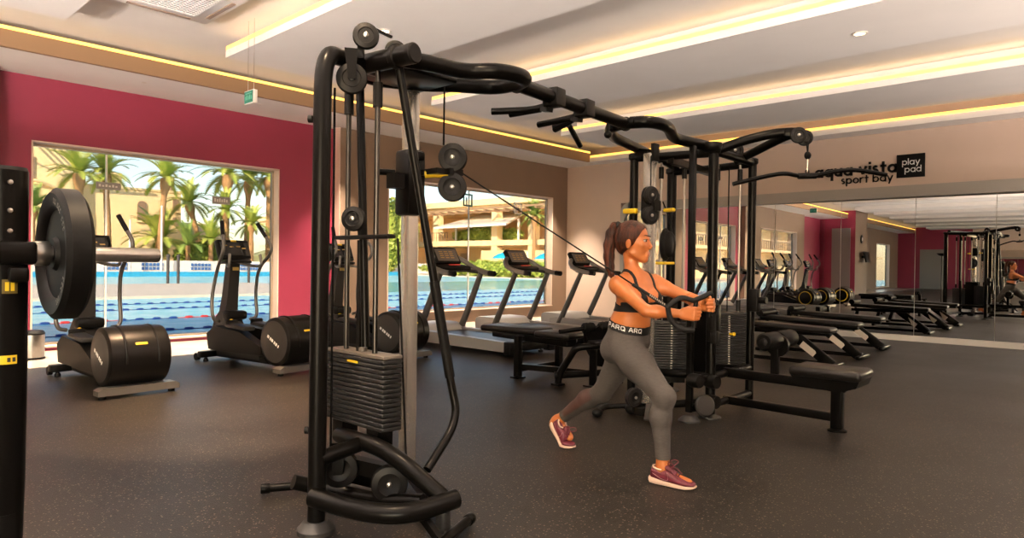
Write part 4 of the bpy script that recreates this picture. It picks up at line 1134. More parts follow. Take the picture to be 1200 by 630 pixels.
# low pulley with foot plate beside the steel column
XB('foot_plate', MB().box((4.66, 2.78, 0.085), (0.36, 0.20, 0.02), Matrix.Rotation(0.5, 3, 'Z') @ Matrix.Rotation(-0.22, 3, 'Y'), 0.008), M_MGREY)
XB('foot_plate', MB().lathe([(0, -0.02), (0.075, -0.02), (0.085, -0.01), (0.085, 0.01), (0.075, 0.02), (0, 0.02)], (4.92, 2.52, 0.13), (-0.5, -0.85, 0.2), 24), M_MGREY)
pulley((4.62, 2.98, 0.17), (-0.3, -0.95, 0), 0.075, 'base_pulley', t=0.05)
XB('low_handle', MB().tube(fillet([(4.46, 3.22, 0.03), (4.62, 3.26, 0.05), (4.78, 3.12, 0.06), (4.66, 3.0, 0.06)], 0.05), 0.022, 12).ell((4.45, 3.21, 0.035), (0.05, 0.04, 0.034)).ell((4.70, 3.05, 0.06), (0.06, 0.05, 0.05)), M_RUB)
# lat pull-down arm
XB('lat_arm', MB().tube(fillet([(5.18, 2.62, 2.16), (5.26, 2.40, 2.24), (5.34, 2.18, 2.285), (5.41, 2.06, 2.29)], 0.1, 6), 0.038, 16).tube(fillet([(5.72, 2.66, 2.16), (5.58, 2.38, 2.22), (5.47, 2.14, 2.275), (5.44, 2.06, 2.28)], 0.1, 6), 0.036, 16).bar((5.38, 2.12, 2.285), (5.46, 2.0, 2.285), 0.10, 0.07, bev=0.01))
pulley((5.385, 2.00, 2.255), (-0.85, -0.5, 0), 0.062, 'lat_pulley'); pulley((5.47, 1.985, 2.245), (-0.85, -0.5, 0), 0.062, 'lat_pulley')
pulley((5.55, 2.60, 2.22), (-0.75, -0.66, 0), 0.075, 'top_pulley')
XB('lat_cable', MB().tube([(5.455, 1.95, 2.20), (5.445, 1.95, 2.115)], 0.005, 8).tube([(5.415, 1.95, 2.20), (5.440, 1.95, 2.115)], 0.005, 8).ell((5.443, 1.95, 2.10), (0.026, 0.026, 0.032)), M_CABLE)
# lat pull-down seat
XB('seat_beam', MB().bar((5.40, 2.60, 0.335), (5.38, 1.62, 0.335), 0.065, 0.075, bev=0.008).bar((5.42, 2.60, 0.10), (5.39, 1.66, 0.10), 0.055, 0.065, bev=0.008))
XB('seat_leg', MB().boxx(5.34, 5.42, 1.64, 1.72, 0.02, 0.42, 0.008).lathe([(0, 0), (0.07, 0), (0.07, 0.012), (0.05, 0.022), (0, 0.022)], (5.38, 1.68, 0), (0, 0, 1), 20))
M_PAD = mat('black_vinyl_pad', (0.008, 0.007, 0.0065), 0.34, 0.0, 0.25, bump=0.05, bscale=120, noise=0.2, nscale=20)
XB('seat_pad', MB().box((5.28, 1.70, 0.455), (0.36, 0.50, 0.075), Matrix.Rotation(0.02, 3, 'Z'), 0.03, 3), M_PAD)
XB('seat_pan', MB().prism([(-0.24, 0.045), (0.24, 0.045), (0.20, -0.03), (-0.10, -0.055), (-0.22, -0.01)], (5.28, 1.70, 0.385), (0, 1, 0), (0, 0, 1), 0.30), M_BLACKP)
XB('knee_pad_post', MB().boxx(5.37, 5.42, 2.13, 2.19, 0.33, 0.68, 0.006).prism([(0.09 * cos(radians(a)), 0.09 * sin(radians(a))) for a in range(0, 360, 20)], (5.395, 2.14, 0.60), (0, 1, 0), (0, 0, 1), 0.03))
XB('knee_roller', MB().lathe([(0, 0), (0.055, 0), (0.07, 0.02), (0.07, 0.21), (0.055, 0.23), (0, 0.23)], (5.36, 2.14, 0.645), (-1, 0.02, 0), 24), M_RUB)
XB('knee_roller', MB().lathe([(0, 0), (0.055, 0), (0.07, 0.02), (0.07, 0.21), (0.055, 0.23), (0, 0.23)], (5.43, 2.14, 0.645), (1, -0.02, 0), 24), M_RUB)
XB('roller_bolt', MB().lathe([(0, 0), (0.03, 0), (0.03, 0.012), (0.015, 0.02), (0, 0.02)], (5.13, 2.145, 0.645), (-1, 0.02, 0), 16), M_DGREY)
# cables
cb = [
    [(1.735, 2.775, 2.03), (1.735, 2.775, 0.27)], [(2.14, 2.84, 2.25), (2.43, 2.80, 2.20), (2.43, 2.80, 1.86)], [(2.06, 2.71, 1.34), (2.06, 2.62, 0.23)],
    [(4.70, 2.90, 2.10), (4.70, 2.90, 1.86)], [(5.00, 2.86, 1.52), (4.82, 2.86, 1.74)], [(5.25, 3.02, 0.74), (5.25, 3.02, 2.1)], [(5.66, 2.70, 0.82), (5.66, 2.70, 2.12)], [(5.5, 2.7, 2.1), (5.30, 2.72, 1.25)],
]
for c in cb:
    XB('cable', MB().tube(c, 0.0055, 8), M_CABLE)
# the cable being pulled, from the swivel pulley to the strap
SP = V(3.27, 1.90, 0.997)
HANDLE = SP.lerp(V(2.515, 2.745, 1.715), 0.17)
XB('pulled_cable', MB().tube([(2.515, 2.745, 1.715), HANDLE], 0.0042, 8), M_CABLE)

# lat bar hanging from its cable
lb = thing('lat_pulldown_bar', (5.44, 1.95, 1.94), 'long black bent bar hanging from the lat pull-down pulley in front of the wall lettering', 'pull-down bar')
def LBp(dx, z): return (5.44 + dx * 0.684, 1.95 - dx * 0.729, z)
MB().tube(fillet([LBp(-0.58, 1.868), LBp(-0.36, 1.925), LBp(-0.18, 1.962), LBp(-0.07, 1.938), LBp(0.07, 1.942), LBp(0.24, 1.985), LBp(0.40, 1.993), LBp(0.62, 1.955)], 0.10, 8), 0.017, 14).build('bar', M_BLACKP, lb)
MB().tube([LBp(-0.07, 1.938), LBp(0.07, 1.942)], 0.024, 14).tube(fillet([LBp(0.012, 1.95), LBp(0.012, 1.985), LBp(-0.012, 1.985), LBp(-0.012, 1.95)], 0.01), 0.005, 8).build('swivel', M_DGREY, lb)
MB().tube([LBp(0, 1.975), (5.443, 1.95, 2.085)], 0.006, 8).build('carabiner', M_CHROME, lb)
# ------------------------------------------------------------ left edge: rack post with a loaded sleeve
rk = thing('rack_post', (0.475, 2.70, 0), 'thick black rack post with yellow labels at the left edge of the picture', 'rack')
MB().tube(fillet([(0.475, 2.70, 1.50), (0.475, 2.70, 0.55), (0.455, 2.70, 0.0)], 0.4, 8), 0.064, 28).build('post', M_BLACKP, rk)
MB().lathe([(0.064, 0), (0.060, 0.012), (0.0, 0.014)], (0.475, 2.70, 1.50), (0, 0, 1), 28).build('post_cap', M_DGREY, rk)
MB().tube([(0.466, 2.70, 0.40), (0.456, 2.70, 0.02)], 0.0655, 28).build('rubber_sleeve', M_RUB, rk)
MB().lathe([(0, 0), (0.15, 0), (0.15, 0.012), (0.08, 0.03), (0, 0.03)], (0.455, 2.70, 0), (0, 0, 1), 28).build('floor_plate', M_BLACKP, rk)
M_TXT = mat('black_label_print', (0.02, 0.02, 0.02), 0.5)
def wraplabel(z, h, a0, a1, m, name, r=0.0655, par=rk):
    mb = MB(); n = 8
    vs = []
    for zz in (z - h / 2, z + h / 2):
        for k in range(n + 1):
            a = radians(a0 + (a1 - a0) * k / n); vs.append((0.475 + r * cos(a), 2.70 + r * sin(a), zz))
    mb.add(vs, [(k, k + 1, n + 2 + k, n + 1 + k) for k in range(n)])
    return mb.build(name, m, par)
l = wraplabel(0.895, 0.028, 222, 292, M_YEL, 'yellow_label')
for a in (228, 240, 268, 280):
    wraplabel(0.895, 0.014, a, a + 8, M_TXT, 'print', 0.0662, l)
l = wraplabel(1.128, 0.045, 255, 292, mat('label_black_gold', (0.10, 0.07, 0.01), 0.4), 'small_badge')
wraplabel(1.128, 0.028, 262, 271, M_YEL, 'print', 0.0662, l); wraplabel(1.128, 0.028, 275, 284, M_YEL, 'print', 0.0662, l)
MB().box((0.485, 2.665, 1.235), (0.13, 0.09, 0.075), None, 0.012).box((0.50, 2.64, 1.165), (0.055, 0.05, 0.05), None, 0.01).build('bar_bracket', M_BLACKP, rk)
for z in (1.46, 1.37, 1.305):
    MB().lathe([(0, 0), (0.008, 0), (0.007, 0.006), (0, 0.007)], (0.478, 2.636, z), (0, -1, 0), 10).build('bolt', M_CHROME, rk)
bb = thing('barbell', (0.6, 2.70, 1.235), 'steel barbell end sticking out to the right of the rack post', 'barbell')
MB().cyl((-0.9, 2.70, 1.235), (0.575, 2.70, 1.235), 0.0145).build('shaft', M_CHROME, bb)
MB().lathe([(0.0145, 0), (0.040, 0.0), (0.042, 0.006), (0.042, 0.036), (0.040, 0.042), (0.026, 0.046), (0.026, 0.385), (0.023, 0.39), (0, 0.39)], (0.555, 2.70, 1.235), (1, 0, 0), 28).build('sleeve', M_CHROME, bb)
wp = thing('weight_plate', (0.65, 2.70, 1.235), 'big black rubber weight plate on the barbell sleeve beside the rack post', 'weight plate')
MB().lathe([(0.027, 0.0), (0.05, 0.0), (0.058, 0.012), (0.15, 0.014), (0.165, 0.0), (0.205, -0.006), (0.222, 0.008), (0.222, 0.062), (0.205, 0.076), (0.165, 0.070), (0.15, 0.056), (0.058, 0.058), (0.05, 0.07), (0.027, 0.07), (0.027, 0.0)], (0.605, 2.70, 1.235), (1, 0, 0), 64).build('disc', M_RUB, wp)
mb = MB()
def rimtext(x, y, z):
    a = radians(118) - x / 0.186; r = 0.172 + y
    return (0.597 - z, 2.70 - r * cos(a) * -1 * -1, 1.235 + r * sin(a))
for k, (a0, a1) in enumerate(((100, 112), (118, 134), (140, 158), (205, 225), (232, 246))):
    for q in range(3):
        b0 = radians(a0 + (a1 - a0) * (q / 3)); b1 = radians(a0 + (a1 - a0) * (q + 0.55) / 3)
        for r0, r1 in ((0.172, 0.176), (0.186, 0.190)):
            mb.add([(0.6005, 2.70 + r * cos(b), 1.235 + r * sin(b)) for r, b in ((r0, b0), (r0, b1), (r1, b1), (r1, b0))], [(0, 1, 2, 3)])
        mb.add([(0.6005, 2.70 + r * cos(b), 1.235 + r * sin(b)) for r, b in ((0.172, b0), (0.172, b0 + 0.02), (0.19, b0 + 0.02), (0.19, b0))], [(0, 1, 2, 3)])
mb.build('rim_print', mat('grey_plate_print', (0.33, 0.31, 0.29), 0.6), wp, smooth=False)

# ------------------------------------------------------------ cross trainers by the first window (built facing +Y, base at the origin)
M_DRUM = mat('drum_black', (0.0045, 0.004, 0.0037), 0.34, 0.0, 0.16, noise=0.15, nscale=30)
M_SIDE = mat('drum_side_grey', (0.022, 0.020, 0.0185), 0.36, 0.0, 0.3)
M_ARM = mat('arm_grey', (0.13, 0.12, 0.11), 0.32, 0.55)
M_SCREEN = mat('console_glass', (0.012, 0.012, 0.013), 0.12)
def trainer(label):
    t = thing('cross_trainer', (0, 0, 0), label, 'cross trainer', 'cross trainers by the magenta wall')
    MB().lathe([(0.0, -0.26), (0.235, -0.26), (0.262, -0.245), (0.266, -0.22), (0.266, 0.22), (0.262, 0.245), (0.235, 0.26), (0.0, 0.26)], (0, -0.72, 0.345), (1, 0, 0), 48).build('flywheel_drum', M_DRUM, t)
    sd = MB().lathe([(0.0, 0.272), (0.12, 0.272), (0.15, 0.268), (0.225, 0.262), (0.232, 0.255)], (0, -0.72, 0.345), (-1, 0, 0), 48).build('side_cover', M_SIDE, t)
    mb = MB()
    for dx, w in ((0, 0.03), (0.04, 0.02), (0.07, 0.03), (0.11, 0.02), (0.14, 0.025), (0.175, 0.015)):
        mb.box((-0.2735, -0.72 + 0.085 - dx, 0.345 + 0.055 - dx * 0.55), (0.003, w, 0.030), Matrix.Rotation(radians(28), 3, 'X'))
    mb.build('side_print', M_LOGO, sd, smooth=False)
    MB().tube([(0.262, -0.72 + 0.185 * cos(a * pi / 24), 0.345 + 0.185 * sin(a * pi / 24)) for a in range(48)], 0.010, 8, closed=True).build('yellow_ring', M_YEL, t)
    mb = MB(); n = 10; vs = []
    for x in (-0.12, 0.13):
        for k in range(n + 1):
            a = radians(62 + 76 * k / n); vs.append((x, -0.72 - 0.272 * cos(a) * -1 * -1, 0.345 + 0.272 * sin(a)))
    mb.add(vs, [(k, k + 1, n + 2 + k, n + 1 + k) for k in range(n)])
    mb.tube([(-0.13, -0.72 + 0.266 * cos(radians(a)), 0.345 + 0.268 * sin(radians(a))) for a in range(40, 200, 10)], 0.012, 8)
    mb.tube([(0.14, -0.72 + 0.266 * cos(radians(a)), 0.345 + 0.268 * sin(radians(a))) for a in range(40, 200, 10)], 0.012, 8)
    mb.build('drum_cover', M_DGREY, t)
    MB().box((0.0, -0.72 - 0.238, 0.345 + 0.125), (0.10, 0.006, 0.022), Matrix.Rotation(radians(-30), 3, 'X'), 0.002).build('yellow_badge', M_YEL, t)
    MB().prism([(-0.34, 0.03), (0.34, 0.03), (0.34, 0.075), (0.30, 0.095), (-0.30, 0.095), (-0.34, 0.075)], (0, -0.88, 0), (1, 0, 0), (0, 0, 1), 0.13).build('rear_foot_bar', M_ARM, t)
    for x in (-0.29, 0.29): MB().lathe([(0, 0), (0.03, 0), (0.03, 0.02), (0.012, 0.035), (0, 0.035)], (x, -0.88, 0), (0, 0, 1), 14).build('levelling_foot', M_RUB, t)
    for x in (-0.20, 0.20): MB().lathe([(0, 0), (0.03, 0), (0.03, 0.02), (0.012, 0.05), (0, 0.05)], (x, 0.70, 0), (0, 0, 1), 14).build('levelling_foot', M_RUB, t)
    MB().bar((0, -0.8, 0.085), (0, 0.80, 0.085), 0.16, 0.075, bev=0.012).bar((-0.27, 0.72, 0.085), (0.27, 0.72, 0.085), 0.10, 0.075, bev=0.012).build('base_beam', M_DGREY, t)
    for x in (-0.24, 0.24): MB().lathe([(0, -0.02), (0.045, -0.02), (0.045, 0.02), (0, 0.02)], (x, 0.82, 0.05), (1, 0, 0), 18).build('transport_wheel', M_RUB, t)
    # sculpted front body
    MB().prism([(0.78, 0.08), (0.80, 0.30), (0.72, 0.50), (0.60, 0.62), (0.46, 0.60), (0.34, 0.42), (0.10, 0.24), (-0.20, 0.20), (-0.20, 0.08)], (0, 0, 0), (0, 1, 0), (0, 0, 1), 0.17).build('front_body', M_MGREY, t)
    for sx in (-1, 1):
        MB().prism([(0.62, 0.16), (0.66, 0.34), (0.50, 0.44), (-0.02, 0.40), (-0.42, 0.26), (-0.42, 0.17), (0.0, 0.16)], (sx * 0.165, 0, 0), (0, 1, 0), (0, 0, 1), 0.11).build('pedal_arm', M_DGREY, t)
        pd = MB().box((sx * 0.165, 0.06, 0.455), (0.15, 0.40, 0.05), Matrix.Rotation(radians(4), 3, 'X'), 0.02).build('pedal', M_MGREY, t)
        MB().box((sx * 0.165, 0.22, 0.49), (0.15, 0.05, 0.07), None, 0.015).build('toe_stop', M_DGREY, pd)
        # moving arm: long S-curved lever
        MB().tube(fillet([(sx * 0.20, 0.42, 0.50), (sx * 0.30, 0.40, 0.52), (sx * 0.29, 0.44, 0.78), (sx * 0.27, 0.36, 1.12), (sx * 0.33, 0.12, 1.36), (sx * 0.27, 0.26, 1.56), (sx * 0.24, 0.32, 1.66)], 0.14, 7), 0.0195, 14).build('swing_arm', M_ARM, t)
        MB().tube([(sx * 0.285, 0.225, 1.51), (sx * 0.235, 0.33, 1.675)], 0.024, 14).build('hand_grip', M_RUB, t)
        MB().tube(fillet([(sx * 0.05, 0.48, 1.20), (sx * 0.15, 0.36, 1.16), (sx * 0.22, 0.20, 1.15), (sx * 0.20, 0.22, 1.30)], 0.07, 6), 0.017, 12).build('fixed_handle', M_ARM, t)
    MB().box((0, 0.42, 0.56), (0.26, 0.16, 0.11), None, 0.035).build('pivot_cover', M_DGREY, t)
    MB().ell((-0.12, 0.30, 0.50), (0.025, 0.04, 0.03)).build('yellow_knob', M_YEL, t)
    MB().loft([[(x * w, y0 + y * d, z) for x, y in ((-.5, -.5), (.5, -.5), (.5, .5), (-.5, .5))] for z, y0, w, d in ((0.55, 0.56, 0.17, 0.14), (0.80, 0.52, 0.14, 0.12), (1.19, 0.47, 0.13, 0.10))]).build('mast', M_MGREY, t)
    MB().boxx(-0.04, 0.04, 0.408, 0.412, 1.10, 1.14).build('mast_badge', mat('brass_badge', (0.55, 0.40, 0.12), 0.3, 0.7), t)
    cs = MB().box((0, 0.47, 1.345), (0.42, 0.07, 0.25), Matrix.Rotation(radians(-22), 3, 'X'), 0.02).build('console', M_DGREY, t)
    MB().box((0, 0.432, 1.360), (0.37, 0.006, 0.17), Matrix.Rotation(radians(-22), 3, 'X')).build('display', M_SCREEN, cs)
    MB().box((0, 0.464, 1.455), (0.07, 0.006, 0.022), Matrix.Rotation(radians(-22), 3, 'X')).build('yellow_badge', M_YEL, cs)
    mb = MB()
    for x, z in ((-0.12, 1.40), (-0.04, 1.385), (0.05, 1.39), (0.12, 1.37)):
        mb.box((x, 0.432 + (z - 1.36) * 0.4 - 0.004, z), (0.05, 0.003, 0.014), Matrix.Rotation(radians(-22), 3, 'X'))
    mb.build('display_print', mat('amber_digits', (0.5, 0.3, 0.08), 0.5), cs, smooth=False)
    MB().box((0, 0.40, 1.20), (0.34, 0.14, 0.035), Matrix.Rotation(radians(-8), 3, 'X'), 0.015).build('tray', M_DGREY, t)
    return t
tr = trainer('leftmost black cross trainer behind the weight plate on the barbell')
tr.location = (2.12, 7.50, 0); tr.rotation_euler.z = radians(2)
for loc, l in (((3.74, 7.62, 0), 'black cross trainer in the middle of the first window, left of the cable machine'), ((5.22, 7.62, 0), 'black cross trainer seen through the near cable tower, in front of the taupe wall')):
    c = copy_tree(tr); c.location = loc; c.rotation_euler.z = radians(8); c['label'] = l

# ------------------------------------------------------------ treadmills facing the second window
M_TUP = mat('treadmill_graphite', (0.085, 0.080, 0.075), 0.38, 0.3)
M_TRAIL = mat('treadmill_handrail', (0.16, 0.15, 0.14), 0.35, 0.3)
M_TSIL = mat('treadmill_silver', (0.42, 0.40, 0.38), 0.35, 0.4)
M_THOOD = mat('treadmill_hood', (0.50, 0.48, 0.46), 0.4)
M_BELT = mat('running_belt', (0.015, 0.0145, 0.0145), 0.35, 0.0, 0.4, noise=0.2, nscale=80)
def treadmill(label):
    t = thing('treadmill', (0, 0, 0), label, 'treadmill', 'treadmills by the second window')
    for sx in (-1, 1):
        MB().prism([(-1.12, 0.06), (0.98, 0.06), (0.98, 0.20), (0.80, 0.23), (-1.12, 0.19)], (sx * 0.40, 0, 0), (0, 1, 0), (0, 0, 1), 0.10).build('side_rail', M_TSIL, t)
        MB().boxx(sx * 0.40 - 0.06, sx * 0.40 + 0.06, -1.18, -1.06, 0.03, 0.20, 0.015).build('rear_cap', M_DGREY, t)
        # slanted upright leaning back to the runner, then the curved handrail
        MB().tube([(sx * 0.42, 0.78, 0.10), (sx * 0.42, 0.50, 0.62), (sx * 0.41, 0.27, 1.08)], [0.054, 0.050, 0.042], 16).build('upright', M_TUP, t)
        MB().tube(fillet([(sx * 0.16, 0.66, 1.34), (sx * 0.34, 0.60, 1.27), (sx * 0.42, 0.46, 1.16), (sx * 0.41, 0.22, 1.09), (sx * 0.40, -0.02, 1.07)], 0.16, 8), 0.040, 16).build('handrail', M_TRAIL, t)
        MB().tube([(sx * 0.402, 0.08, 1.078), (sx * 0.40, -0.03, 1.07)], 0.042, 16).build('handrail_end', M_RUB, t)
    MB().boxx(-0.35, 0.35, -1.10, 0.70, 0.16, 0.188).build('running_belt', M_BELT, t)
    MB().boxx(-0.36, 0.36, -1.14, -1.08, 0.06, 0.17, 0.02).build('rear_roller', M_RUB, t)
    MB().loft([[(x * 0.40, y0 + y, z) for x, y in ((-1, 0), (1, 0), (1, d), (-1, d))] for z, y0, d in ((0.06, 0.62, 0.60), (0.20, 0.62, 0.62), (0.27, 0.70, 0.52), (0.30, 0.80, 0.36))]).build('motor_hood', M_THOOD, t)
    for x in (-0.36, 0.36):
        for y in (-1.0, 0.95): MB().lathe([(0, 0), (0.035, 0), (0.035, 0.02), (0.014, 0.03), (0.014, 0.07), (0, 0.07)], (x, y, 0), (0, 0, 1), 14).build('levelling_foot', M_RUB, t)
    MB().tube(fillet([(-0.41, 0.30, 1.09), (-0.30, 0.50, 1.12), (0.30, 0.50, 1.12), (0.41, 0.30, 1.09)], 0.15, 6), 0.028, 14).build('cross_bar', M_MGREY, t)
    MB().box((0, 0.50, 1.16), (0.62, 0.26, 0.07), Matrix.Rotation(radians(10), 3, 'X'), 0.03).build('tray', M_DGREY, t)
    cs = MB().box((0, 0.64, 1.33), (0.50, 0.08, 0.29), Matrix.Rotation(radians(-32), 3, 'X'), 0.025).build('console', M_DGREY, t)
    Rt = Matrix.Rotation(radians(-32), 3, 'X')
    MB().box((0, 0.603, 1.348), (0.42, 0.006, 0.21), Rt).build('display', mat('console_grey_face', (0.11, 0.10, 0.092), 0.35), cs)
    mb = MB()
    for j in range(4):
        for i in range(3):
            mb.box(Vector((0, 0.598, 1.35)) + Rt @ Vector((-0.11 + i * 0.10, -0.002, 0.055 - j * 0.036)), (0.07, 0.003, 0.010), Rt)
    mb.build('display_print', mat('amber_digits', (0.5, 0.3, 0.08), 0.5), cs, smooth=False)
    MB().box((0, 0.42, 1.20), (0.22, 0.03, 0.02), None, 0.006).build('emergency_stop', mat('red_button', (0.5, 0.04, 0.03), 0.4), t)
    return t
tm = treadmill('silver treadmill on the left, partly behind the near cable tower guard tube')
tm.location = (6.86, 7.20, 0)
for loc, l in (((8.63, 7.35, 0), 'silver treadmill in the middle, under the right half of the second window'), ((10.40, 7.35, 0), 'silver treadmill on the right, against the beige corner behind the woman')):
    c = copy_tree(tm); c.location = loc; c['label'] = l

# ------------------------------------------------------------ benches between treadmills and woman
b = thing('weight_bench', (5.55, 4.9, 0), 'black flat exercise bench with two pads in front of the treadmills', 'bench')
MB().box((5.52, 5.10, 0.50), (0.32, 0.80, 0.07), Matrix.Rotation(0.10, 3, 'Z'), 0.03, 3).build('back_pad', M_PAD, b)
MB().box((5.44, 4.42, 0.50), (0.32, 0.44, 0.07), Matrix.Rotation(0.10, 3, 'Z'), 0.03, 3).build('seat_pad', M_PAD, b)
MB().bar((5.58, 5.46, 0.43), (5.42, 4.24, 0.43), 0.14, 0.08, bev=0.01).build('pad_beam', M_BLACKP, b)
MB().bar((5.36, 4.93, 0.09), (6.1, 4.95, 0.09), 0.05, 0.05).bar((5.40, 4.90, 0.12), (5.62, 4.10, 0.12), 0.06, 0.06).build('base_bar', M_BLACKP, b)
for p in ((5.36, 4.92), (5.98, 4.86)):
    MB().boxx(p[0] - 0.035, p[0] + 0.035, p[1] - 0.035, p[1] + 0.035, 0.0, 0.45, 0.006).boxx(p[0] - 0.06, p[0] + 0.06, p[1] - 0.06, p[1] + 0.06, 0, 0.015).build('leg', M_BLACKP, b)
MB().bar((5.36, 4.92, 0.42), (5.98, 4.86, 0.42), 0.05, 0.05).build('cross_bar', M_BLACKP, b)
b = thing('leg_curl_machine', (5.5, 4.1, 0), 'black machine with two round foam rollers behind the woman, beside the flat bench', 'gym machine')
MB().tube([(5.20, 4.22, 0.56), (5.46, 4.13, 0.58)], 0.022, 12).tube([(5.46, 4.13, 0.58), (5.84, 3.99, 0.60)], 0.018, 12).build('roller_bar', M_BLACKP, b)
for k, s in enumerate((0.16, 0.62)):
    c = V(5.50, 4.12, 0.585).lerp(V(5.90, 3.97, 0.60), s - 0.1); d = V(0.40, -0.15, 0.015).normalized()
    MB().lathe([(0, -0.07), (0.035, -0.07), (0.052, -0.055), (0.056, -0.02), (0.05, 0.0), (0.056, 0.02), (0.052, 0.055), (0.035, 0.07), (0, 0.07)], c, d, 24).build('foam_roller', M_RUB, b)
MB().prism([(-0.20, 0.56), (-0.05, 0.60), (0.08, 0.56), (0.20, 0.30), (0.18, 0.16), (-0.06, 0.20), (-0.16, 0.36)], (5.66, 4.05, 0), (0.94, -0.35, 0), (0, 0, 1), 0.06).build('cam_plate', M_BLACKP, b)
MB().tube(fillet([(5.33, 4.34, 0.02), (5.33, 4.32, 0.12), (5.36, 4.14, 0.40), (5.50, 3.98, 0.42), (5.78, 3.90, 0.40)], 0.06, 6), 0.036, 14).tube(fillet([(5.30, 4.36, 0.10), (5.62, 4.10, 0.12), (5.95, 3.98, 0.12)], 0.05, 5), 0.036, 14).build('frame', M_BLACKP, b)
MB().box((5.60, 3.96, 0.45), (0.34, 0.14, 0.035), Matrix.Rotation(-0.3, 3, 'Z'), 0.012).build('side_pad', M_PAD, b)
MB().boxx(5.50, 5.56, 4.02, 4.08, 0, 0.42, 0.006).boxx(5.46, 5.60, 3.98, 4.12, 0, 0.015).boxx(5.28, 5.38, 4.29, 4.39, 0, 0.02).boxx(5.86, 5.92, 3.95, 4.01, 0, 0.56).build('leg', M_BLACKP, b)
MB().tube(fillet([(5.62, 4.02, 0.36), (5.70, 3.95, 0.30), (5.74, 3.92, 0.38)], 0.03), 0.006, 8).build('pin_lanyard', M_CHROME, b)

# row of incline benches near the mirrors
M_SLIP = mat('pale_instruction_label', (0.55, 0.47, 0.40), 0.5)
def slope_bench(label):
    t = thing('incline_bench', (0, 0, 0), label, 'bench', 'incline benches by the mirrors')
    MB().box((0, 0.30, 0.475), (0.30, 1.35, 0.07), Matrix.Rotation(radians(1.5), 3, 'X'), 0.03, 3).build('pad', M_PAD, t)
    MB().bar((0, -0.34, 0.42), (0, 0.98, 0.40), 0.10, 0.06, bev=0.01).build('beam', M_BLACKP, t)
    MB().bar((-0.02, 0.16, 0.42), (0.0, -0.36, 0.03), 0.13, 0.05, up=(0, 0.8, 0.6), bev=0.008).build('slanted_leg', M_BLACKP, t)
    MB().bar((-0.018, 0.003, 0.273), (-0.006, -0.16, 0.150), 0.08, 0.055, up=(0, 0.8, 0.6)).build('leg_label', M_SLIP, t)
    MB().bar((-0.24, -0.40, 0.035), (0.24, -0.40, 0.035), 0.06, 0.05, bev=0.015).build('front_foot', M_BLACKP, t)
    MB().bar((0, 0.86, 0.40), (0, 0.96, 0.03), 0.08, 0.06).bar((-0.24, 0.96, 0.035), (0.24, 0.96, 0.035), 0.06, 0.05, bev=0.015).build('rear_leg', M_BLACKP, t)
    MB().bar((0, -0.38, 0.05), (0, 0.96, 0.05), 0.05, 0.05).build('base_bar', M_BLACKP, t)
    MB().tube([(-0.26, 0.92, 0.56), (0.26, 0.92, 0.56)], 0.05, 18).build('foam_roller', M_RUB, t)
    MB().bar((0, 0.92, 0.56), (0, 0.90, 0.38), 0.04, 0.04).build('roller_post', M_BLACKP, t)
    return t
sb = slope_bench('black incline bench nearest the lat pull-down seat, first of the row by the mirrors')
sb.location = (8.72, 3.15, 0)
for loc, l in (((9.90, 3.18, 0), 'black incline bench in the middle of the row by the mirrors'), ((11.35, 3.28, 0), 'black incline bench closest to the mirrors, last of its row')):
    c = copy_tree(sb); c.location = loc; c['label'] = l
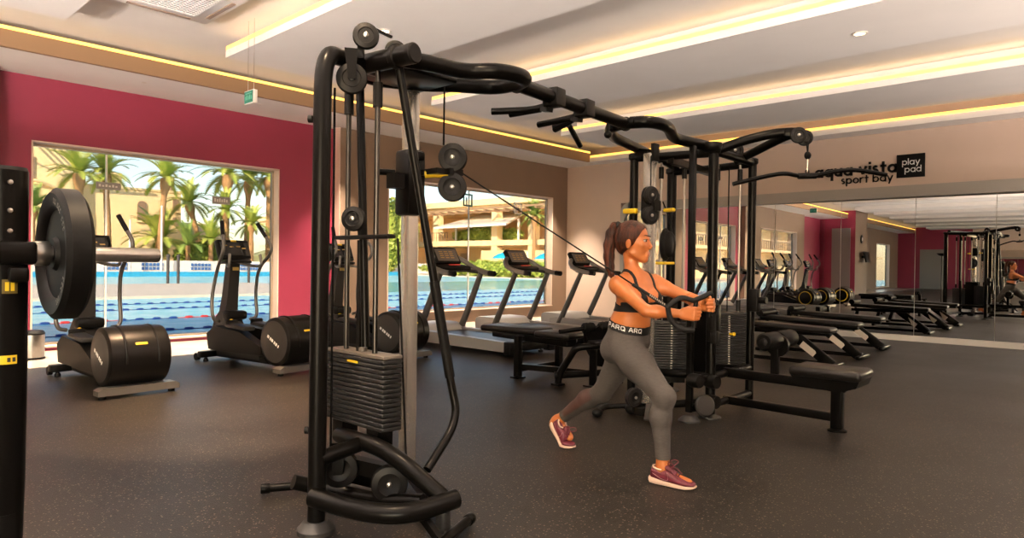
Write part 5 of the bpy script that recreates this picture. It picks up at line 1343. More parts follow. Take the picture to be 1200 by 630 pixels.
# ------------------------------------------------------------ the woman, one continuous body grown from blended limbs
class Field:
    """smooth union of tapered limbs and ellipsoids, sampled on a grid"""
    def __init__(self): self.p = []
    def cone(self, a, b, ra, rb, k=0.02): self.p.append(('c', np.array(a, float), np.array(b, float), ra, rb, k))
    def ell(self, c, r, axes=None, k=0.02):
        A = np.eye(3) if axes is None else np.array([list(v) for v in axes], float)
        self.p.append(('e', np.array(c, float), np.array(r, float), A, 0, k))
    def cut(self, c, r, axes=None, k=0.01):
        A = np.eye(3) if axes is None else np.array([list(v) for v in axes], float)
        self.p.append(('x', np.array(c, float), np.array(r, float), A, 0, k))
    @staticmethod
    def dist(q, P):
        if q[0] == 'c':
            a, b, ra, rb = q[1:5]; ab = b - a; L2 = ab @ ab
            t = np.clip(((P - a) @ ab) / L2, 0, 1)
            d = P - a - t[..., None] * ab
            return np.sqrt((d * d).sum(-1)) - (ra + (rb - ra) * t)
        c, r, A = q[1:4]
        l = (P - c) @ A.T
        k0 = np.sqrt(((l / r) ** 2).sum(-1)); k1 = np.sqrt(((l / (r * r)) ** 2).sum(-1)) + 1e-9
        return k0 * (k0 - 1) / k1
    def bounds(self):
        lo = np.full(3, 1e9); hi = -lo
        for q in self.p:
            if q[0] == 'x': continue
            for c, r in ((q[1], q[3] if q[0] == 'c' else max(q[2])), (q[2], q[4]) if q[0] == 'c' else (q[1], max(q[2]))):
                lo = np.minimum(lo, c - r); hi = np.maximum(hi, c + r)
        return lo - 0.03, hi + 0.03
    def grid(self, h):
        lo, hi = self.bounds(); n = np.ceil((hi - lo) / h).astype(int) + 1
        F = np.full(n, 0.2, np.float32)
        for q in self.p:
            if q[0] == 'c': a = np.minimum(q[1] - q[3], q[2] - q[4]); b = np.maximum(q[1] + q[3], q[2] + q[4])
            else: a = q[1] - max(q[2]); b = q[1] + max(q[2])
            m = 0.05
            i0 = np.maximum(np.floor((a - m - lo) / h).astype(int), 0); i1 = np.minimum(np.ceil((b + m - lo) / h).astype(int) + 1, n)
            ax = [lo[d] + h * np.arange(i0[d], i1[d]) for d in range(3)]
            P = np.stack(np.meshgrid(*ax, indexing='ij'), -1)
            D = self.dist(q, P).astype(np.float32)
            sl = tuple(slice(i0[d], i1[d]) for d in range(3)); k = q[5]
            S = F[sl]
            if q[0] == 'x':
                D = -D; t = np.clip(0.5 - 0.5 * (D - S) / -k * -1, 0, 1)
                F[sl] = np.maximum(S, D)
            else:
                t = np.clip(0.5 + 0.5 * (D - S) / k, 0, 1)
                F[sl] = D * (1 - t) + S * t - k * t * (1 - t)
        return F, lo
    def mesh(self, h):
        F, lo = self.grid(h); return surface_nets(F, lo, h)

def surface_nets(F, lo, h):
    ins = F < 0
    c = [ins[i:F.shape[0] - 1 + i, j:F.shape[1] - 1 + j, k:F.shape[2] - 1 + k] for i in (0, 1) for j in (0, 1) for k in (0, 1)]
    s = sum(x.astype(np.int8) for x in c)
    act = (s > 0) & (s < 8)
    idx = np.full(act.shape, -1, np.int64); cells = np.argwhere(act); idx[act] = np.arange(len(cells))
    acc = np.zeros((len(cells), 3)); cnt = np.zeros(len(cells))
    corners = [(i, j, k) for i in (0, 1) for j in (0, 1) for k in (0, 1)]
    for a in corners:
        for d in range(3):
            if a[d] == 1: continue
            b = list(a); b[d] = 1
            fa = F[cells[:, 0] + a[0], cells[:, 1] + a[1], cells[:, 2] + a[2]]; fb = F[cells[:, 0] + b[0], cells[:, 1] + b[1], cells[:, 2] + b[2]]
            m = (fa < 0) != (fb < 0)
            t = np.where(m, fa / (fa - fb + 1e-12), 0)
            p = np.array(a, float)[None, :].repeat(len(cells), 0); p[:, d] += t
            acc[m] += p[m]; cnt[m] += 1
    Vv = (cells + acc / cnt[:, None]) * h + lo
    faces = []
    for d in range(3):
        e1, e2 = (d + 1) % 3, (d + 2) % 3
        sl0 = [slice(None)] * 3; sl1 = [slice(None)] * 3
        sl0[d] = slice(0, F.shape[d] - 1); sl1[d] = slice(1, F.shape[d])
        cr = ins[tuple(sl0)] != ins[tuple(sl1)]
        E_ = np.argwhere(cr)
        ok = (E_[:, e1] > 0) & (E_[:, e2] > 0) & (E_[:, e1] < idx.shape[e1]) & (E_[:, e2] < idx.shape[e2])
        E_ = E_[ok]
        def at(o1, o2):
            q = E_.copy(); q[:, e1] += o1; q[:, e2] += o2; return idx[q[:, 0], q[:, 1], q[:, 2]]
        Q = np.stack([at(-1, -1), at(0, -1), at(0, 0), at(-1, 0)], 1)
        inside_first = ins[E_[:, 0], E_[:, 1], E_[:, 2]]
        Q[~inside_first] = Q[~inside_first][:, ::-1]
        faces.append(Q[(Q >= 0).all(1)])
    return Vv, np.concatenate(faces)

def smooth_verts(Vv, Fc, it=2, lam=0.5):
    e = np.concatenate([Fc[:, [0, 1]], Fc[:, [1, 2]], Fc[:, [2, 3]], Fc[:, [3, 0]]]); e = np.concatenate([e, e[:, ::-1]])
    n = np.bincount(e[:, 0], minlength=len(Vv))[:, None]
    for _ in range(it):
        for l in (lam, -lam * 0.9):
            a = np.stack([np.bincount(e[:, 0], Vv[e[:, 1], d], len(Vv)) for d in range(3)], 1) / np.maximum(n, 1)
            Vv = Vv + l * (a - Vv)
    return Vv
def vnormals(Vv, Fc):
    a = Vv[Fc[:, 2]] - Vv[Fc[:, 0]]; b = Vv[Fc[:, 3]] - Vv[Fc[:, 1]]; fn = np.cross(a, b)
    N = np.zeros_like(Vv)
    for k in range(4): np.add.at(N, Fc[:, k], fn)
    return N / (np.linalg.norm(N, axis=1)[:, None] + 1e-12)
def np_obj(name, Vv, Fc, mats, par, fmat=None):
    me = bpy.data.meshes.new(name)
    off = np.zeros(3); p = par
    while p is not None: off += np.array(p.location); p = p.parent
    used = np.unique(Fc); rm = np.full(len(Vv), -1); rm[used] = np.arange(len(used))
    me.from_pydata((Vv[used] - off).tolist(), [], rm[Fc].tolist())
    me.polygons.foreach_set('use_smooth', [True] * len(me.polygons))
    for m in (mats if isinstance(mats, list) else [mats]): me.materials.append(m)
    if fmat is not None: me.polygons.foreach_set('material_index', fmat.astype(np.int32))
    me.update()
    o = bpy.data.objects.new(name, me); COL.objects.link(o)
    if par is not None: o.parent = par
    return o
def shell(Vv, Fc, N, keep, off):
    """a garment: the kept faces pushed out by off, with a folded edge so that it has thickness"""
    f = Fc[keep]
    used = np.unique(f); rm = np.full(len(Vv), -1); rm[used] = np.arange(len(used))
    out = Vv[used] + N[used] * off; inn = Vv[used] - N[used] * 0.002; n = len(used)
    f = rm[f]
    e = np.concatenate([f[:, [0, 1]], f[:, [1, 2]], f[:, [2, 3]], f[:, [3, 0]]])
    key = np.sort(e, 1); u, inv, ct = np.unique(key, axis=0, return_inverse=True, return_counts=True)
    be = e[ct[inv.ravel()] == 1]
    rim = np.stack([be[:, 1], be[:, 0], be[:, 0] + n, be[:, 1] + n], 1)
    # soften the outline of the garment edge
    nb = {}
    for a, b in be: nb.setdefault(a, []).append(b); nb.setdefault(b, []).append(a)
    for _ in range(4):
        new = {i: 0.5 * out[i] + 0.5 * np.mean(out[q], 0) for i, q in nb.items() if len(q) == 2}
        for i, v in new.items(): inn[i] += v - out[i]; out[i] = v
    return np.concatenate([out, inn]), np.concatenate([f, rim])

def unit(v): v = np.array(v, float); return v / np.linalg.norm(v)
B = Field()
# torso ---------------------------------------------------------
FWD = unit((-0.14, -0.99, 0)); LEFT = unit((0.99, -0.14, 0)); UPV = np.array([0, 0, 1.0])
AXT = (LEFT, FWD, UPV)
PEL = np.array([3.445, 2.265, 0.775])
CH = np.array([3.435, 2.215, 1.045])
B.ell(PEL, (0.150, 0.108, 0.105), AXT, 0.03)
B.ell(PEL + UPV * 0.095 - FWD * 0.005, (0.128, 0.090, 0.11), AXT, 0.05)
B.ell((3.437, 2.222, 0.925), (0.112, 0.083, 0.12), AXT, 0.06)
B.ell(CH, (0.128, 0.096, 0.135), AXT, 0.05)
B.ell(CH + UPV * 0.065 - FWD * 0.012, (0.125, 0.080, 0.075), AXT, 0.04)
for s in (-1, 1):
    B.ell(CH + FWD * 0.082 + LEFT * 0.060 * s - UPV * 0.018, (0.052, 0.050, 0.054), AXT, 0.035)
    B.ell(PEL - FWD * 0.050 + LEFT * 0.070 * s - UPV * 0.055, (0.080, 0.080, 0.085), AXT, 0.04)
# shoulders and arms ---------------------------------------------
SR = np.array([3.285, 2.235, 1.105]); SL = np.array([3.575, 2.165, 1.112])
NB = np.array([3.430, 2.222, 1.150])
for S in (SR, SL):
    B.cone(NB + np.array([0, 0.0, 0.015]), S + np.array([0, 0, 0.010]), 0.034, 0.036, 0.04)
    B.cone(CH + (S - CH) * 0.45 + UPV * 0.0, S, 0.055, 0.043, 0.04)
ER = np.array([3.235, 2.015, 0.972]); WR = np.array([3.345, 1.862, 0.960])
EL = np.array([3.625, 1.955, 1.030]); WL = np.array([3.495, 1.812, 1.000])
for S, E_, W in ((SR, ER, WR), (SL, EL, WL)):
    B.cone(S, S + (E_ - S) * 0.25, 0.047, 0.044, 0.03)
    B.cone(S + (E_ - S) * 0.25, E_, 0.042, 0.032, 0.02)
    B.cone(E_, E_ + (W - E_) * 0.3, 0.032, 0.035, 0.02)
    B.cone(E_ + (W - E_) * 0.3, W, 0.035, 0.022, 0.02)
# legs -----------------------------------------------------------
HR = np.array([3.372, 2.245, 0.735]); KR = np.array([3.355, 1.965, 0.487]); AR = np.array([3.352, 1.965, 0.105])
HL = np.array([3.525, 2.305, 0.735]); KL = np.array([3.560, 2.535, 0.405]); AL = np.array([3.572, 2.900, 0.168])
B.cone(HR, HR + (KR - HR) * 0.35, 0.098, 0.090, 0.03); B.cone(HR + (KR - HR) * 0.35, KR, 0.090, 0.056, 0.03)
B.ell(KR + np.array([0, -0.008, 0.004]), (0.043, 0.043, 0.050), None, 0.03)
c = KR + (AR - KR) * 0.30 + np.array([0, 0.020, 0])
B.cone(KR, c, 0.052, 0.055, 0.03); B.cone(c, AR + np.array([0, 0.0, 0.05]), 0.054, 0.036, 0.03); B.cone(AR + np.array([0, 0, 0.05]), AR, 0.034, 0.034, 0.02)
B.cone(HL, HL + (KL - HL) * 0.35, 0.095, 0.086, 0.012); B.cone(HL + (KL - HL) * 0.35, KL, 0.085, 0.056, 0.02)
dl = unit(AL - KL); pl = unit(np.cross(dl, (1, 0, 0))); pl = pl if pl[2] > 0 else -pl      # calf side, facing up
c = KL + (AL - KL) * 0.30 + pl * 0.016
B.cone(KL, c, 0.052, 0.054, 0.03); B.cone(c, KL + (AL - KL) * 0.86, 0.053, 0.034, 0.03); B.cone(KL + (AL - KL) * 0.86, AL, 0.033, 0.033, 0.02)
# feet inside the shoes
B.cone(AR, AR + np.array([0.004, 0.025, -0.055]), 0.034, 0.034, 0.02); B.cone(AR + np.array([0.004, 0.0, -0.05]), AR + np.array([0.022, -0.145, -0.072]), 0.034, 0.026, 0.03)
tl = unit((-0.02, -0.62, -0.60)); hl = unit((0, 0.6, -0.55))
B.cone(AL, AL + hl * 0.05, 0.034, 0.033, 0.02); B.cone(AL + hl * 0.02, AL + tl * 0.14, 0.033, 0.026, 0.03)
# neck and head ---------------------------------------------------
HF = unit((0.30, -0.95, 0.0)); HLt = unit((0.95, 0.30, 0)); HC = np.array([3.428, 2.226, 1.362])
AXH = (HLt, HF, UPV)
def hp(l, f, u): return HC + HLt * l + HF * f + UPV * u
B.cone(NB + np.array([0, 0.008, -0.01]), hp(0, -0.022, -0.07), 0.044, 0.041, 0.03)
B.ell(hp(0, -0.012, 0.035), (0.073, 0.094, 0.085), AXH, 0.02)
B.ell(hp(0, 0.032, -0.030), (0.059, 0.060, 0.080), AXH, 0.02)
B.cone(hp(0, 0.062, -0.098), hp(0, 0.058, -0.098), 0.024, 0.024, 0.02)
for s in (-1, 1):
    B.cone(hp(0.046 * s, -0.002, -0.062), hp(0.012 * s, 0.060, -0.102), 0.018, 0.016, 0.02)
    B.ell(hp(0.040 * s, 0.058, -0.022), (0.020, 0.020, 0.018), AXH, 0.015)
    B.cone(hp(0.012 * s, 0.086, 0.020), hp(0.044 * s, 0.066, 0.020), 0.008, 0.007, 0.010)
    B.ell(hp(0.074 * s, -0.012, -0.014), (0.008, 0.018, 0.030), (unit(HLt - HF * 0.3 * s), unit(HF + HLt * 0.3 * s), UPV), 0.006)
    B.cut(hp(0.033 * s, 0.097, 0.004), (0.015, 0.012, 0.009), AXH)
    B.ell(hp(0.010 * s, 0.097, -0.040), (0.007, 0.008, 0.006), AXH, 0.005)
B.cone(hp(0, 0.088, 0.010), hp(0, 0.1045, -0.028), 0.006, 0.0085, 0.008)
B.cone(hp(-0.016, 0.086, -0.066), hp(0.016, 0.086, -0.066), 0.008, 0.008, 0.006)
B.cone(hp(-0.013, 0.084, -0.078), hp(0.013, 0.084, -0.078), 0.009, 0.009, 0.006)
# hands: palm, five separate bent fingers closing round the strap grips
def fist(W, d, m, g, barc):
    d, m, g = unit(d), unit(m), unit(g)
    offs = (0.030, 0.0105, -0.0085, -0.026)
    lens = (0.030, 0.034, 0.031, 0.025)
    for o, L in zip(offs, lens):
        k = W + d * (0.072 + 0.003 * (L > 0.03)) + g * o
        B.cone(W + d * 0.012 + g * o * 0.6, k, 0.0165, 0.0125, 0.008)
        p1 = k + d * 0.020 + m * L * 0.95
        p2 = p1 - d * 0.022 + m * 0.012
        p3 = p2 - d * 0.016 - m * 0.014
        B.cone(k, p1, 0.0108, 0.0095, 0.0025); B.cone(p1, p2, 0.0092, 0.0086, 0.0025); B.cone(p2, p3, 0.0084, 0.0072, 0.0025)
    t0 = W + d * 0.022 + m * 0.012 + g * 0.022; t1 = W + d * 0.052 + m * 0.030 + g * 0.046; t2 = W + d * 0.082 + m * 0.036 + g * 0.047; 
    B.cone(t0, t1, 0.015, 0.0115, 0.008); B.cone(t1, t2, 0.0110, 0.0085, 0.003)
    return W + d * 0.072 + m * 0.020
GR = fist(WR, (0.14, -0.98, 0.02), (0.98, 0.16, 0.0), (0.05, -0.12, 0.99), None)
GL = fist(WL, (-0.22, -0.96, 0.08), (-0.97, 0.24, 0.0), (0.0, 0.02, 1.0), None)

BV, BF = B.mesh(0.004)
# keep the largest connected surface
BV = smooth_verts(BV, BF, 2)
BN = vnormals(BV, BF)
FC = BV[BF].mean(1)

WOM = thing('person', (3.45, 2.30, 0), 'woman with auburn ponytail, grey leggings and black top lunging and pulling a cable strap', 'person')
def skin_mat():
    m = mat('warm_skin', (0.48, 0.152, 0.042), 0.38, noise=0.10, nscale=25)
    b = m.node_tree.nodes['Principled BSDF']
    b.inputs['Subsurface Weight'].default_value = 0.12
    b.inputs['Subsurface Radius'].default_value = (0.012, 0.005, 0.003)
    return m
M_SKIN = skin_mat()
M_LIP = mat('lip_rose', (0.50, 0.15, 0.10), 0.4)
M_LEG = mat('grey_marl_leggings', (0.046, 0.039, 0.034), 0.8, noise=0.22, nscale=40, stretch=(1, 1, 3), bump=0.15, bscale=90)
M_SHEER = mat('sheer_brown_mesh', (0.035, 0.012, 0.007), 0.6)
M_BRA = mat('black_sports_fabric', (0.006, 0.0055, 0.0055), 0.6, 0.0, 0.2)
M_BAND = mat('black_waistband', (0.006, 0.006, 0.006), 0.6, 0.0, 0.2)
loc = (FC - HC) @ np.array([HLt, HF, UPV]).T
lip = (np.abs(loc[:, 0]) < 0.020 - 0.6 * np.abs(loc[:, 2] + 0.072)) & (loc[:, 1] > 0.078) & (loc[:, 2] < -0.060) & (loc[:, 2] > -0.086)
np_obj('body', BV, BF, [M_SKIN, M_LIP], WOM, lip.astype(int))

# garments --------------------------------------------------------
rel = FC - PEL
tf, tl_ = rel @ FWD, rel @ LEFT
def waist_z(P): return 0.868 - 0.26 * ((P - PEL) @ FWD)
above = FC[:, 2] - waist_z(FC)
armR = (np.linalg.norm(FC - WR, axis=1) < 0.17); armL = (np.linalg.norm(FC - WL, axis=1) < 0.17)
low = (above < -0.012) & ~((FC[:, 1] < 2.02) & (FC[:, 2] > 0.80))
sL = (FC - KL) @ dl; onL = (FC[:, 1] > 2.36) & (FC[:, 2] < 0.62)
hemL = sL < 0.375
hemR = FC[:, 2] > 0.142
leg = low & np.where(FC[:, 1] > 2.30, hemL | (FC[:, 2] > 0.5), hemR)
V2, F2 = shell(BV, BF, BN, leg, 0.004)
c2 = V2[F2].mean(1)
s2 = (c2 - KL) @ dl; side = (c2 - KL - s2[:, None] * dl) @ pl
sh = (c2[:, 1] > 2.45) & (s2 > 0.05) & (s2 < 0.345) & (side > -0.012)
np_obj('leggings', V2, F2, [M_LEG, M_SHEER], WOM, sh.astype(int))
band = (above > -0.028) & (above < 0.020) & (np.abs(tl_) < 0.2) & (np.abs(tf) < 0.16) & ~((FC[:, 1] < 2.0))
V3, F3 = shell(BV, BF, BN, band, 0.0065)
wb = np_obj('waistband', V3, F3, M_BAND, WOM)
# printed lettering round the waistband
bvh = BVHTree.FromPolygons([Vector(v) for v in V3], [list(map(int, f)) for f in F3])
def on_band(x, y, z):
    a = -x / 0.135                                       # angle round the waist
    base = unit((-0.86, 0.50, 0))                        # start on the hip, towards the back of her right side
    ca, sa = cos(-a), sin(-a)
    dirv = np.array([base[0] * ca - base[1] * sa, base[0] * sa + base[1] * ca, 0])
    o = PEL.copy(); q = o + dirv * 0.125
    o[2] = 0.868 - 0.26 * (dirv @ FWD) * 0.12 - 0.021 + y
    hit = bvh.ray_cast(Vector(o + dirv * 0.4), Vector(-dirv), 0.6)
    p = hit[0] if hit[0] is not None else Vector(q)
    return p + Vector(dirv) * (0.0006 + z)
def block_letters():
    s = []
    P_ = [[(0.1, 0), (0.1, 1), (0.8, 1), (0.9, 0.75), (0.8, 0.48), (0.1, 0.48)]]
    A_ = [[(0.02, 0), (0.42, 1), (0.62, 1), (0.98, 0)], [(0.25, 0.36), (0.8, 0.36)]]
    R_ = [[(0.1, 0), (0.1, 1), (0.8, 1), (0.9, 0.75), (0.8, 0.5), (0.1, 0.5)], [(0.45, 0.5), (0.95, 0)]]
    O_ = [[(0.15, 0.05), (0.05, 0.5), (0.15, 0.95), (0.85, 0.95), (0.95, 0.5), (0.85, 0.05), (0.15, 0.05)], [(0.55, 0.3), (0.98, -0.08)]]
    return [P_, A_, R_, O_, None, A_, R_, O_]
mb = MB(); x = 0.012; sz = 0.024
for gl in block_letters():
    if gl is None: x += 0.016; continue
    for st in gl:
        for i in range(len(st) - 1):
            a = Vector(st[i]); b_ = Vector(st[i + 1]); d = (b_ - a); L = d.length; d.normalize(); nn = Vector((-d.y, d.x)) * 0.10
            K = max(2, int(L * 4))
            for k in range(K):
                p, q = a + d * (L * k / K), a + d * (L * (k + 1) / K)
                quad = [p + nn, q + nn, q - nn, p - nn]
                mb.add([on_band(x + v.x * sz * 1.05, 0.009 + v.y * sz, 0.0) for v in quad], [(0, 1, 2, 3)])
    x += sz * 1.28
mb.build('band_lettering', M_LOGO, wb, smooth=False)
# sports top: chest band, cups and thin straps
rc = FC - CH; cf, cl, cz = rc @ FWD, rc @ LEFT, FC[:, 2]
arm_ax = np.zeros(len(FC), bool)
for S, E_ in ((SR, ER), (SL, EL)):
    t = ((FC - S) @ (E_ - S)) / ((E_ - S) @ (E_ - S)); dd = np.linalg.norm(FC - S - np.clip(t, 0, 1)[:, None] * (E_ - S), axis=1)
    arm_ax |= (t > 0.22) & (dd < 0.062)
    for Wq, Eq in ((WR, ER), (WL, EL)):
        t2 = np.clip(((FC - Eq) @ (Wq - Eq)) / ((Wq - Eq) @ (Wq - Eq)), 0, 2); arm_ax |= np.linalg.norm(FC - Eq - t2[:, None] * (Wq - Eq), axis=1) < 0.05
torso = (np.abs(cl) < 0.150) & (np.abs(cf) < 0.165) & ~arm_ax & (FC[:, 2] < 1.2)
top = np.where(cf > 0.0, 1.005 + 0.062 * np.exp(-((np.abs(cl) - 0.070) / 0.026) ** 2), 0.985 + 0.02 * np.clip(-cf / 0.08, 0, 1))
body_ = torso & (cz > 0.950) & (cz < top)
strap = torso & (cz >= 1.0) & (np.abs(np.abs(cl) - (0.074 - 0.02 * np.clip(-cf / 0.08, 0, 1))) < 0.0085)
V4, F4 = shell(BV, BF, BN, body_ | strap, 0.0045)
np_obj('sports_top', V4, F4, M_BRA, WOM)

# face details
M_EYE = mat('eye_white', (0.42, 0.36, 0.31), 0.2); M_IRIS = mat('brown_iris', (0.05, 0.025, 0.012), 0.2); M_BROW = mat('dark_brow', (0.045, 0.020, 0.010), 0.7)
for s in (-1, 1):
    e = MB().ell(tuple(hp(0.033 * s, 0.0735, 0.004)), (0.0115, 0.0115, 0.0085)).build('eye', M_EYE, WOM)
    MB().ell(tuple(hp(0.034 * s + 0.000, 0.0832, 0.004)), (0.0066, 0.0046, 0.0068)).build('iris', M_IRIS, e)
    MB().tube([tuple(hp((0.020 + 0.006 * k) * s, 0.0865 - 0.0024 * k - 0.0005 * k * k, 0.0125 + 0.001 * min(k, 2) - 0.0012 * max(0, k - 2))) for k in range(5)], 0.0030, 8).build('eyelash', M_BROW, WOM)
    MB().tube([tuple(hp((0.014 + 0.008 * k) * s, 0.0965 - 0.0030 * k - 0.0008 * k * k, 0.030 + 0.0022 * min(k, 3) - 0.003 * max(0, k - 3))) for k in range(5)], [0.0022, 0.0034, 0.0036, 0.003, 0.0015], 8).build('eyebrow', M_BROW, WOM)

# hair: swept back cap and a long ponytail
def hair_mat():
    m = mat('auburn_hair', (0.010, 0.0028, 0.0012), 0.42, 0.0, 0.22, col2=(0.060, 0.014, 0.0042), nscale=60, stretch=(1, 1, 0.12), bump=0.8, bscale=130)
    return m
M_HAIR = hair_mat()
Hh = Field()
Hh.ell(hp(0, -0.016, 0.036), (0.079, 0.100, 0.092), AXH, 0.01)
Hh.ell(hp(0, -0.055, -0.005), (0.060, 0.058, 0.075), AXH, 0.03)
HV, HFc = Hh.mesh(0.004)
hl_ = (HV - HC) @ np.array([HLt, HF, UPV]).T
def hair_keep(l):
    a = l[:, 1] - (0.022 + 0.62 * np.clip(l[:, 2], -0.2, 1)) - 0.10 * np.abs(l[:, 0])
    b = (-0.030 + 0.75 * l[:, 1]) - l[:, 2]
    return (a < 0) & (b < 0)
kp = hair_keep(hl_)[HFc].all(1)
HN = vnormals(HV, HFc)
V5, F5 = shell(HV, HFc, HN, kp, 0.001)
hair = np_obj('hair', V5, F5, M_HAIR, WOM)
T = Field()
path = [hp(0, -0.085, 0.095), hp(0, -0.118, 0.092), hp(0, -0.140, 0.050), hp(0, -0.150, -0.02), hp(0, -0.152, -0.09), hp(0, -0.146, -0.15), hp(0, -0.135, -0.195), hp(0, -0.126, -0.225)]
rad = [0.020, 0.026, 0.031, 0.034, 0.032, 0.027, 0.017, 0.005]
for a, b_, r0, r1 in zip(path[:-1], path[1:], rad[:-1], rad[1:]): T.cone(a, b_, r0, r1, 0.015)
for k in range(7):
    an = 2 * pi * k / 7
    o = HLt * 0.020 * cos(an) + HF * 0.018 * sin(an)
    for i in range(2, 6): T.cone(path[i] + o * rad[i] / 0.03, path[i + 1] + o * rad[i + 1] / 0.03, 0.013, 0.011 if i < 5 else 0.004, 0.004)
TV, TF = T.mesh(0.004)
np_obj('ponytail', TV, TF, M_HAIR, WOM)
MB().lathe([(0.0, -0.010), (0.024, -0.010), (0.028, 0), (0.024, 0.010), (0, 0.010)], tuple(hp(0, -0.098, 0.096)), tuple(-HF), 20).build('hair_tie', M_BRA, WOM)

# running shoes ----------------------------------------------------
M_SHOE = mat('maroon_shoe_mesh', (0.095, 0.004, 0.015), 0.55, noise=0.25, nscale=90)
M_SOLE = mat('cream_sole', (0.62, 0.44, 0.35), 0.5)
M_LACE = mat('dark_red_lace', (0.09, 0.008, 0.018), 0.6)
M_TRIM = mat('silver_trim', (0.30, 0.16, 0.16), 0.35)
def shoe(fit, label):
    """fit maps shoe coordinates (s forward 0..0.26, x sideways, z up) to a point"""
    def ring(s, w, zb, zt, n=20, p=2.6, xo=0.0):
        out = []
        for k in range(n):
            a = 2 * pi * k / n; ca, sa = cos(a), sin(a)
            x = math.copysign(abs(ca) ** (2 / p), ca) * w; z = math.copysign(abs(sa) ** (2 / p), sa)
            out.append(fit(s, x + xo, (zb + zt) / 2 + z * (zt - zb) / 2))
        return out
    up = [(0.004, 0.020, 0.026, 0.075), (0.012, 0.030, 0.022, 0.094), (0.035, 0.035, 0.020, 0.090), (0.065, 0.037, 0.019, 0.078), (0.09, 0.038, 0.018, 0.088), (0.115, 0.040, 0.017, 0.086), (0.145, 0.043, 0.016, 0.070), (0.18, 0.045, 0.016, 0.056), (0.215, 0.042, 0.016, 0.046), (0.240, 0.034, 0.018, 0.040), (0.254, 0.020, 0.020, 0.032)]
    u = MB().loft([ring(*r) for r in up]).build('shoe', M_SHOE, WOM)
    u['label'] = label
    so = [(-0.006, 0.022, 0.010, 0.036), (0.004, 0.034, 0.002, 0.038), (0.035, 0.041, 0.0, 0.035), (0.08, 0.040, 0.0, 0.028), (0.12, 0.041, 0.0, 0.025), (0.165, 0.047, 0.0, 0.024), (0.21, 0.045, 0.001, 0.022), (0.242, 0.036, 0.006, 0.022), (0.260, 0.018, 0.013, 0.022)]
    MB().loft([ring(*r, p=4.5) for r in so]).build('sole', M_SOLE, u)
    MB().loft([ring(*r) for r in ((0.078, 0.018, 0.08, 0.100), (0.088, 0.024, 0.080, 0.118), (0.10, 0.024, 0.080, 0.112), (0.125, 0.022, 0.07, 0.094), (0.15, 0.020, 0.06, 0.078))]).build('tongue', M_LACE, u)
    mb = MB()
    for k in range(5):
        s = 0.098 + k * 0.016; z = 0.106 - k * 0.0090
        mb.tube([fit(s, -0.026, z - 0.012), fit(s + 0.006, 0, z + 0.001), fit(s, 0.026, z - 0.012)], 0.0035, 8)
    for sg in (-1, 1):
        mb.tube(fillet([fit(0.10, 0.004 * sg, 0.108), fit(0.115, 0.035 * sg, 0.140), fit(0.150, 0.045 * sg, 0.130), fit(0.125, 0.010 * sg, 0.104)], 0.02), 0.0026, 6)
        mb.tube([fit(0.105, 0.004 * sg, 0.108), fit(0.14, 0.04 * sg, 0.085), fit(0.165, 0.048 * sg, 0.06)], 0.0026, 6)
    mb.build('laces', M_LACE, u)
    mb = MB()
    for sg in (-1, 1):
        mb.tube(fillet([fit(0.02, 0.0345 * sg, 0.062), fit(0.075, 0.0395 * sg, 0.038), fit(0.12, 0.0425 * sg, 0.034), fit(0.108, 0.037 * sg, 0.080)], 0.02), 0.0013, 6)
    mb.build('side_trim', M_TRIM, u)
    MB().tube(fillet([fit(0.010, 0, 0.098), fit(0.03, 0.034, 0.092), fit(0.07, 0.034, 0.083), fit(0.09, 0.0, 0.100), fit(0.07, -0.034, 0.083), fit(0.03, -0.034, 0.092)], 0.02, 4, True), 0.005, 8, closed=True).build('collar', M_SOLE, u)
    return u
def fitR(s, x, z):
    d = Vector((0.16, -0.987, 0)); r = Vector((-0.987, -0.16, 0)); o = Vector((3.335, 2.030, 0.003))
    return tuple(o + d * s + r * x + Vector((0, 0, z)))
BEND = 0.175
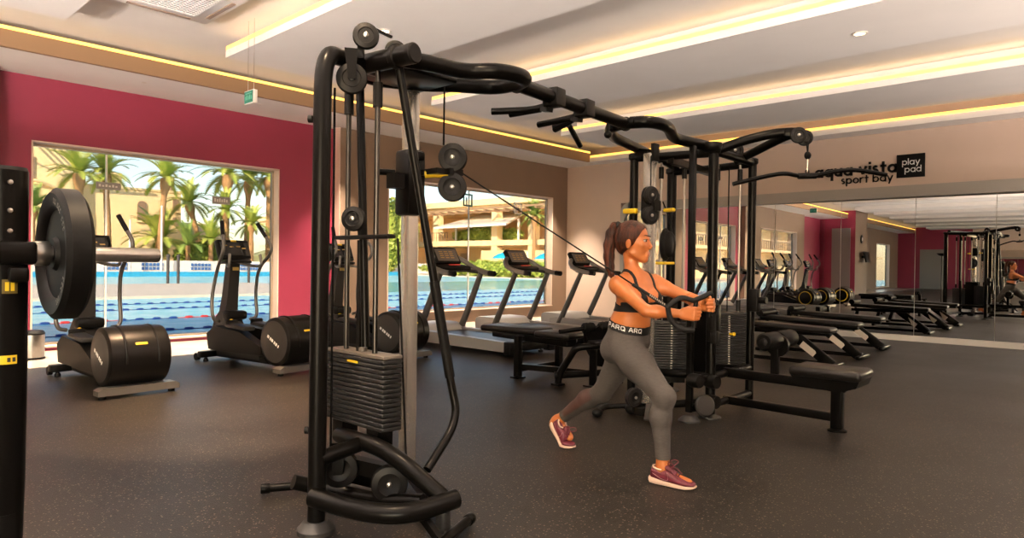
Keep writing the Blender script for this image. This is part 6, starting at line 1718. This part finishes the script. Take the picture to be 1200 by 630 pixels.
def fitL(s, x, z):
    d = Vector((-0.03, -1, 0)).normalized(); r = Vector((-1, 0.03, 0)).normalized(); o = Vector((3.552, 2.828, 0.003))   # o: ball of the foot
    an = radians(47); t = s - BEND
    # the toe box stays flat, the back swings up; blended across the ball
    w = min(1.0, max(0.0, (0.03 - t) / 0.06)); a = an * w
    px, pz = (t, z)
    if w > 0:
        px, pz = t * cos(a) + z * sin(a) * 1.0, -t * sin(a) + z * cos(a)
    return tuple(o + d * px + r * x + Vector((0, 0, pz)))
shoe(fitR, 'maroon running shoe planted flat in front'); shoe(fitL, 'maroon running shoe of the rear foot, heel raised')

# strap handle held in both fists ----------------------------------
sh = thing('strap_handle', tuple(HANDLE), 'black looped strap handle gripped in the fists of the woman', 'strap handle')
M_STRAP = mat('black_webbing', (0.007, 0.007, 0.007), 0.65, 0.0, 0.2, noise=0.3, nscale=90)
gR, gL = Vector(GR), Vector(GL)
up = Vector((0.02, -0.06, 1)).normalized()
sp = SP
MB().tube([HANDLE, HANDLE.lerp(sp, 0.5)], 0.009, 10).tube([HANDLE.lerp(sp, 0.45), sp], 0.012, 10, flat=0.5).build('webbing', M_STRAP, sh)
MB().tube(fillet([sp, V(3.30, 1.845, 1.058), gR + up * 0.072 + V(-0.012, 0.01, 0), gR + up * 0.078, gL + up * 0.070], 0.04, 6), 0.0145, 12).tube(fillet([sp, V(3.285, 1.895, 0.925), V(3.325, 1.84, 0.872), gR - up * 0.085], 0.05, 6), 0.0150, 12).build('loop', M_STRAP, sh)
MB().tube([gR - up * 0.075, gR + up * 0.075], 0.0125, 16).build('grip', M_RUB, sh)
MB().tube([gL - up * 0.06, gL + up * 0.07], 0.0125, 16).build('grip', M_RUB, sh)
mb = MB()
for k in range(9):
    p = HANDLE.lerp(sp, 0.5 + k * 0.05); mb.box(p + V(-0.006, -0.004, 0.004), (0.008, 0.006, 0.010), Matrix.Rotation(0.6, 3, 'Z'))
mb.build('webbing_print', mat('grey_print', (0.28, 0.24, 0.21), 0.6), sh, smooth=False)
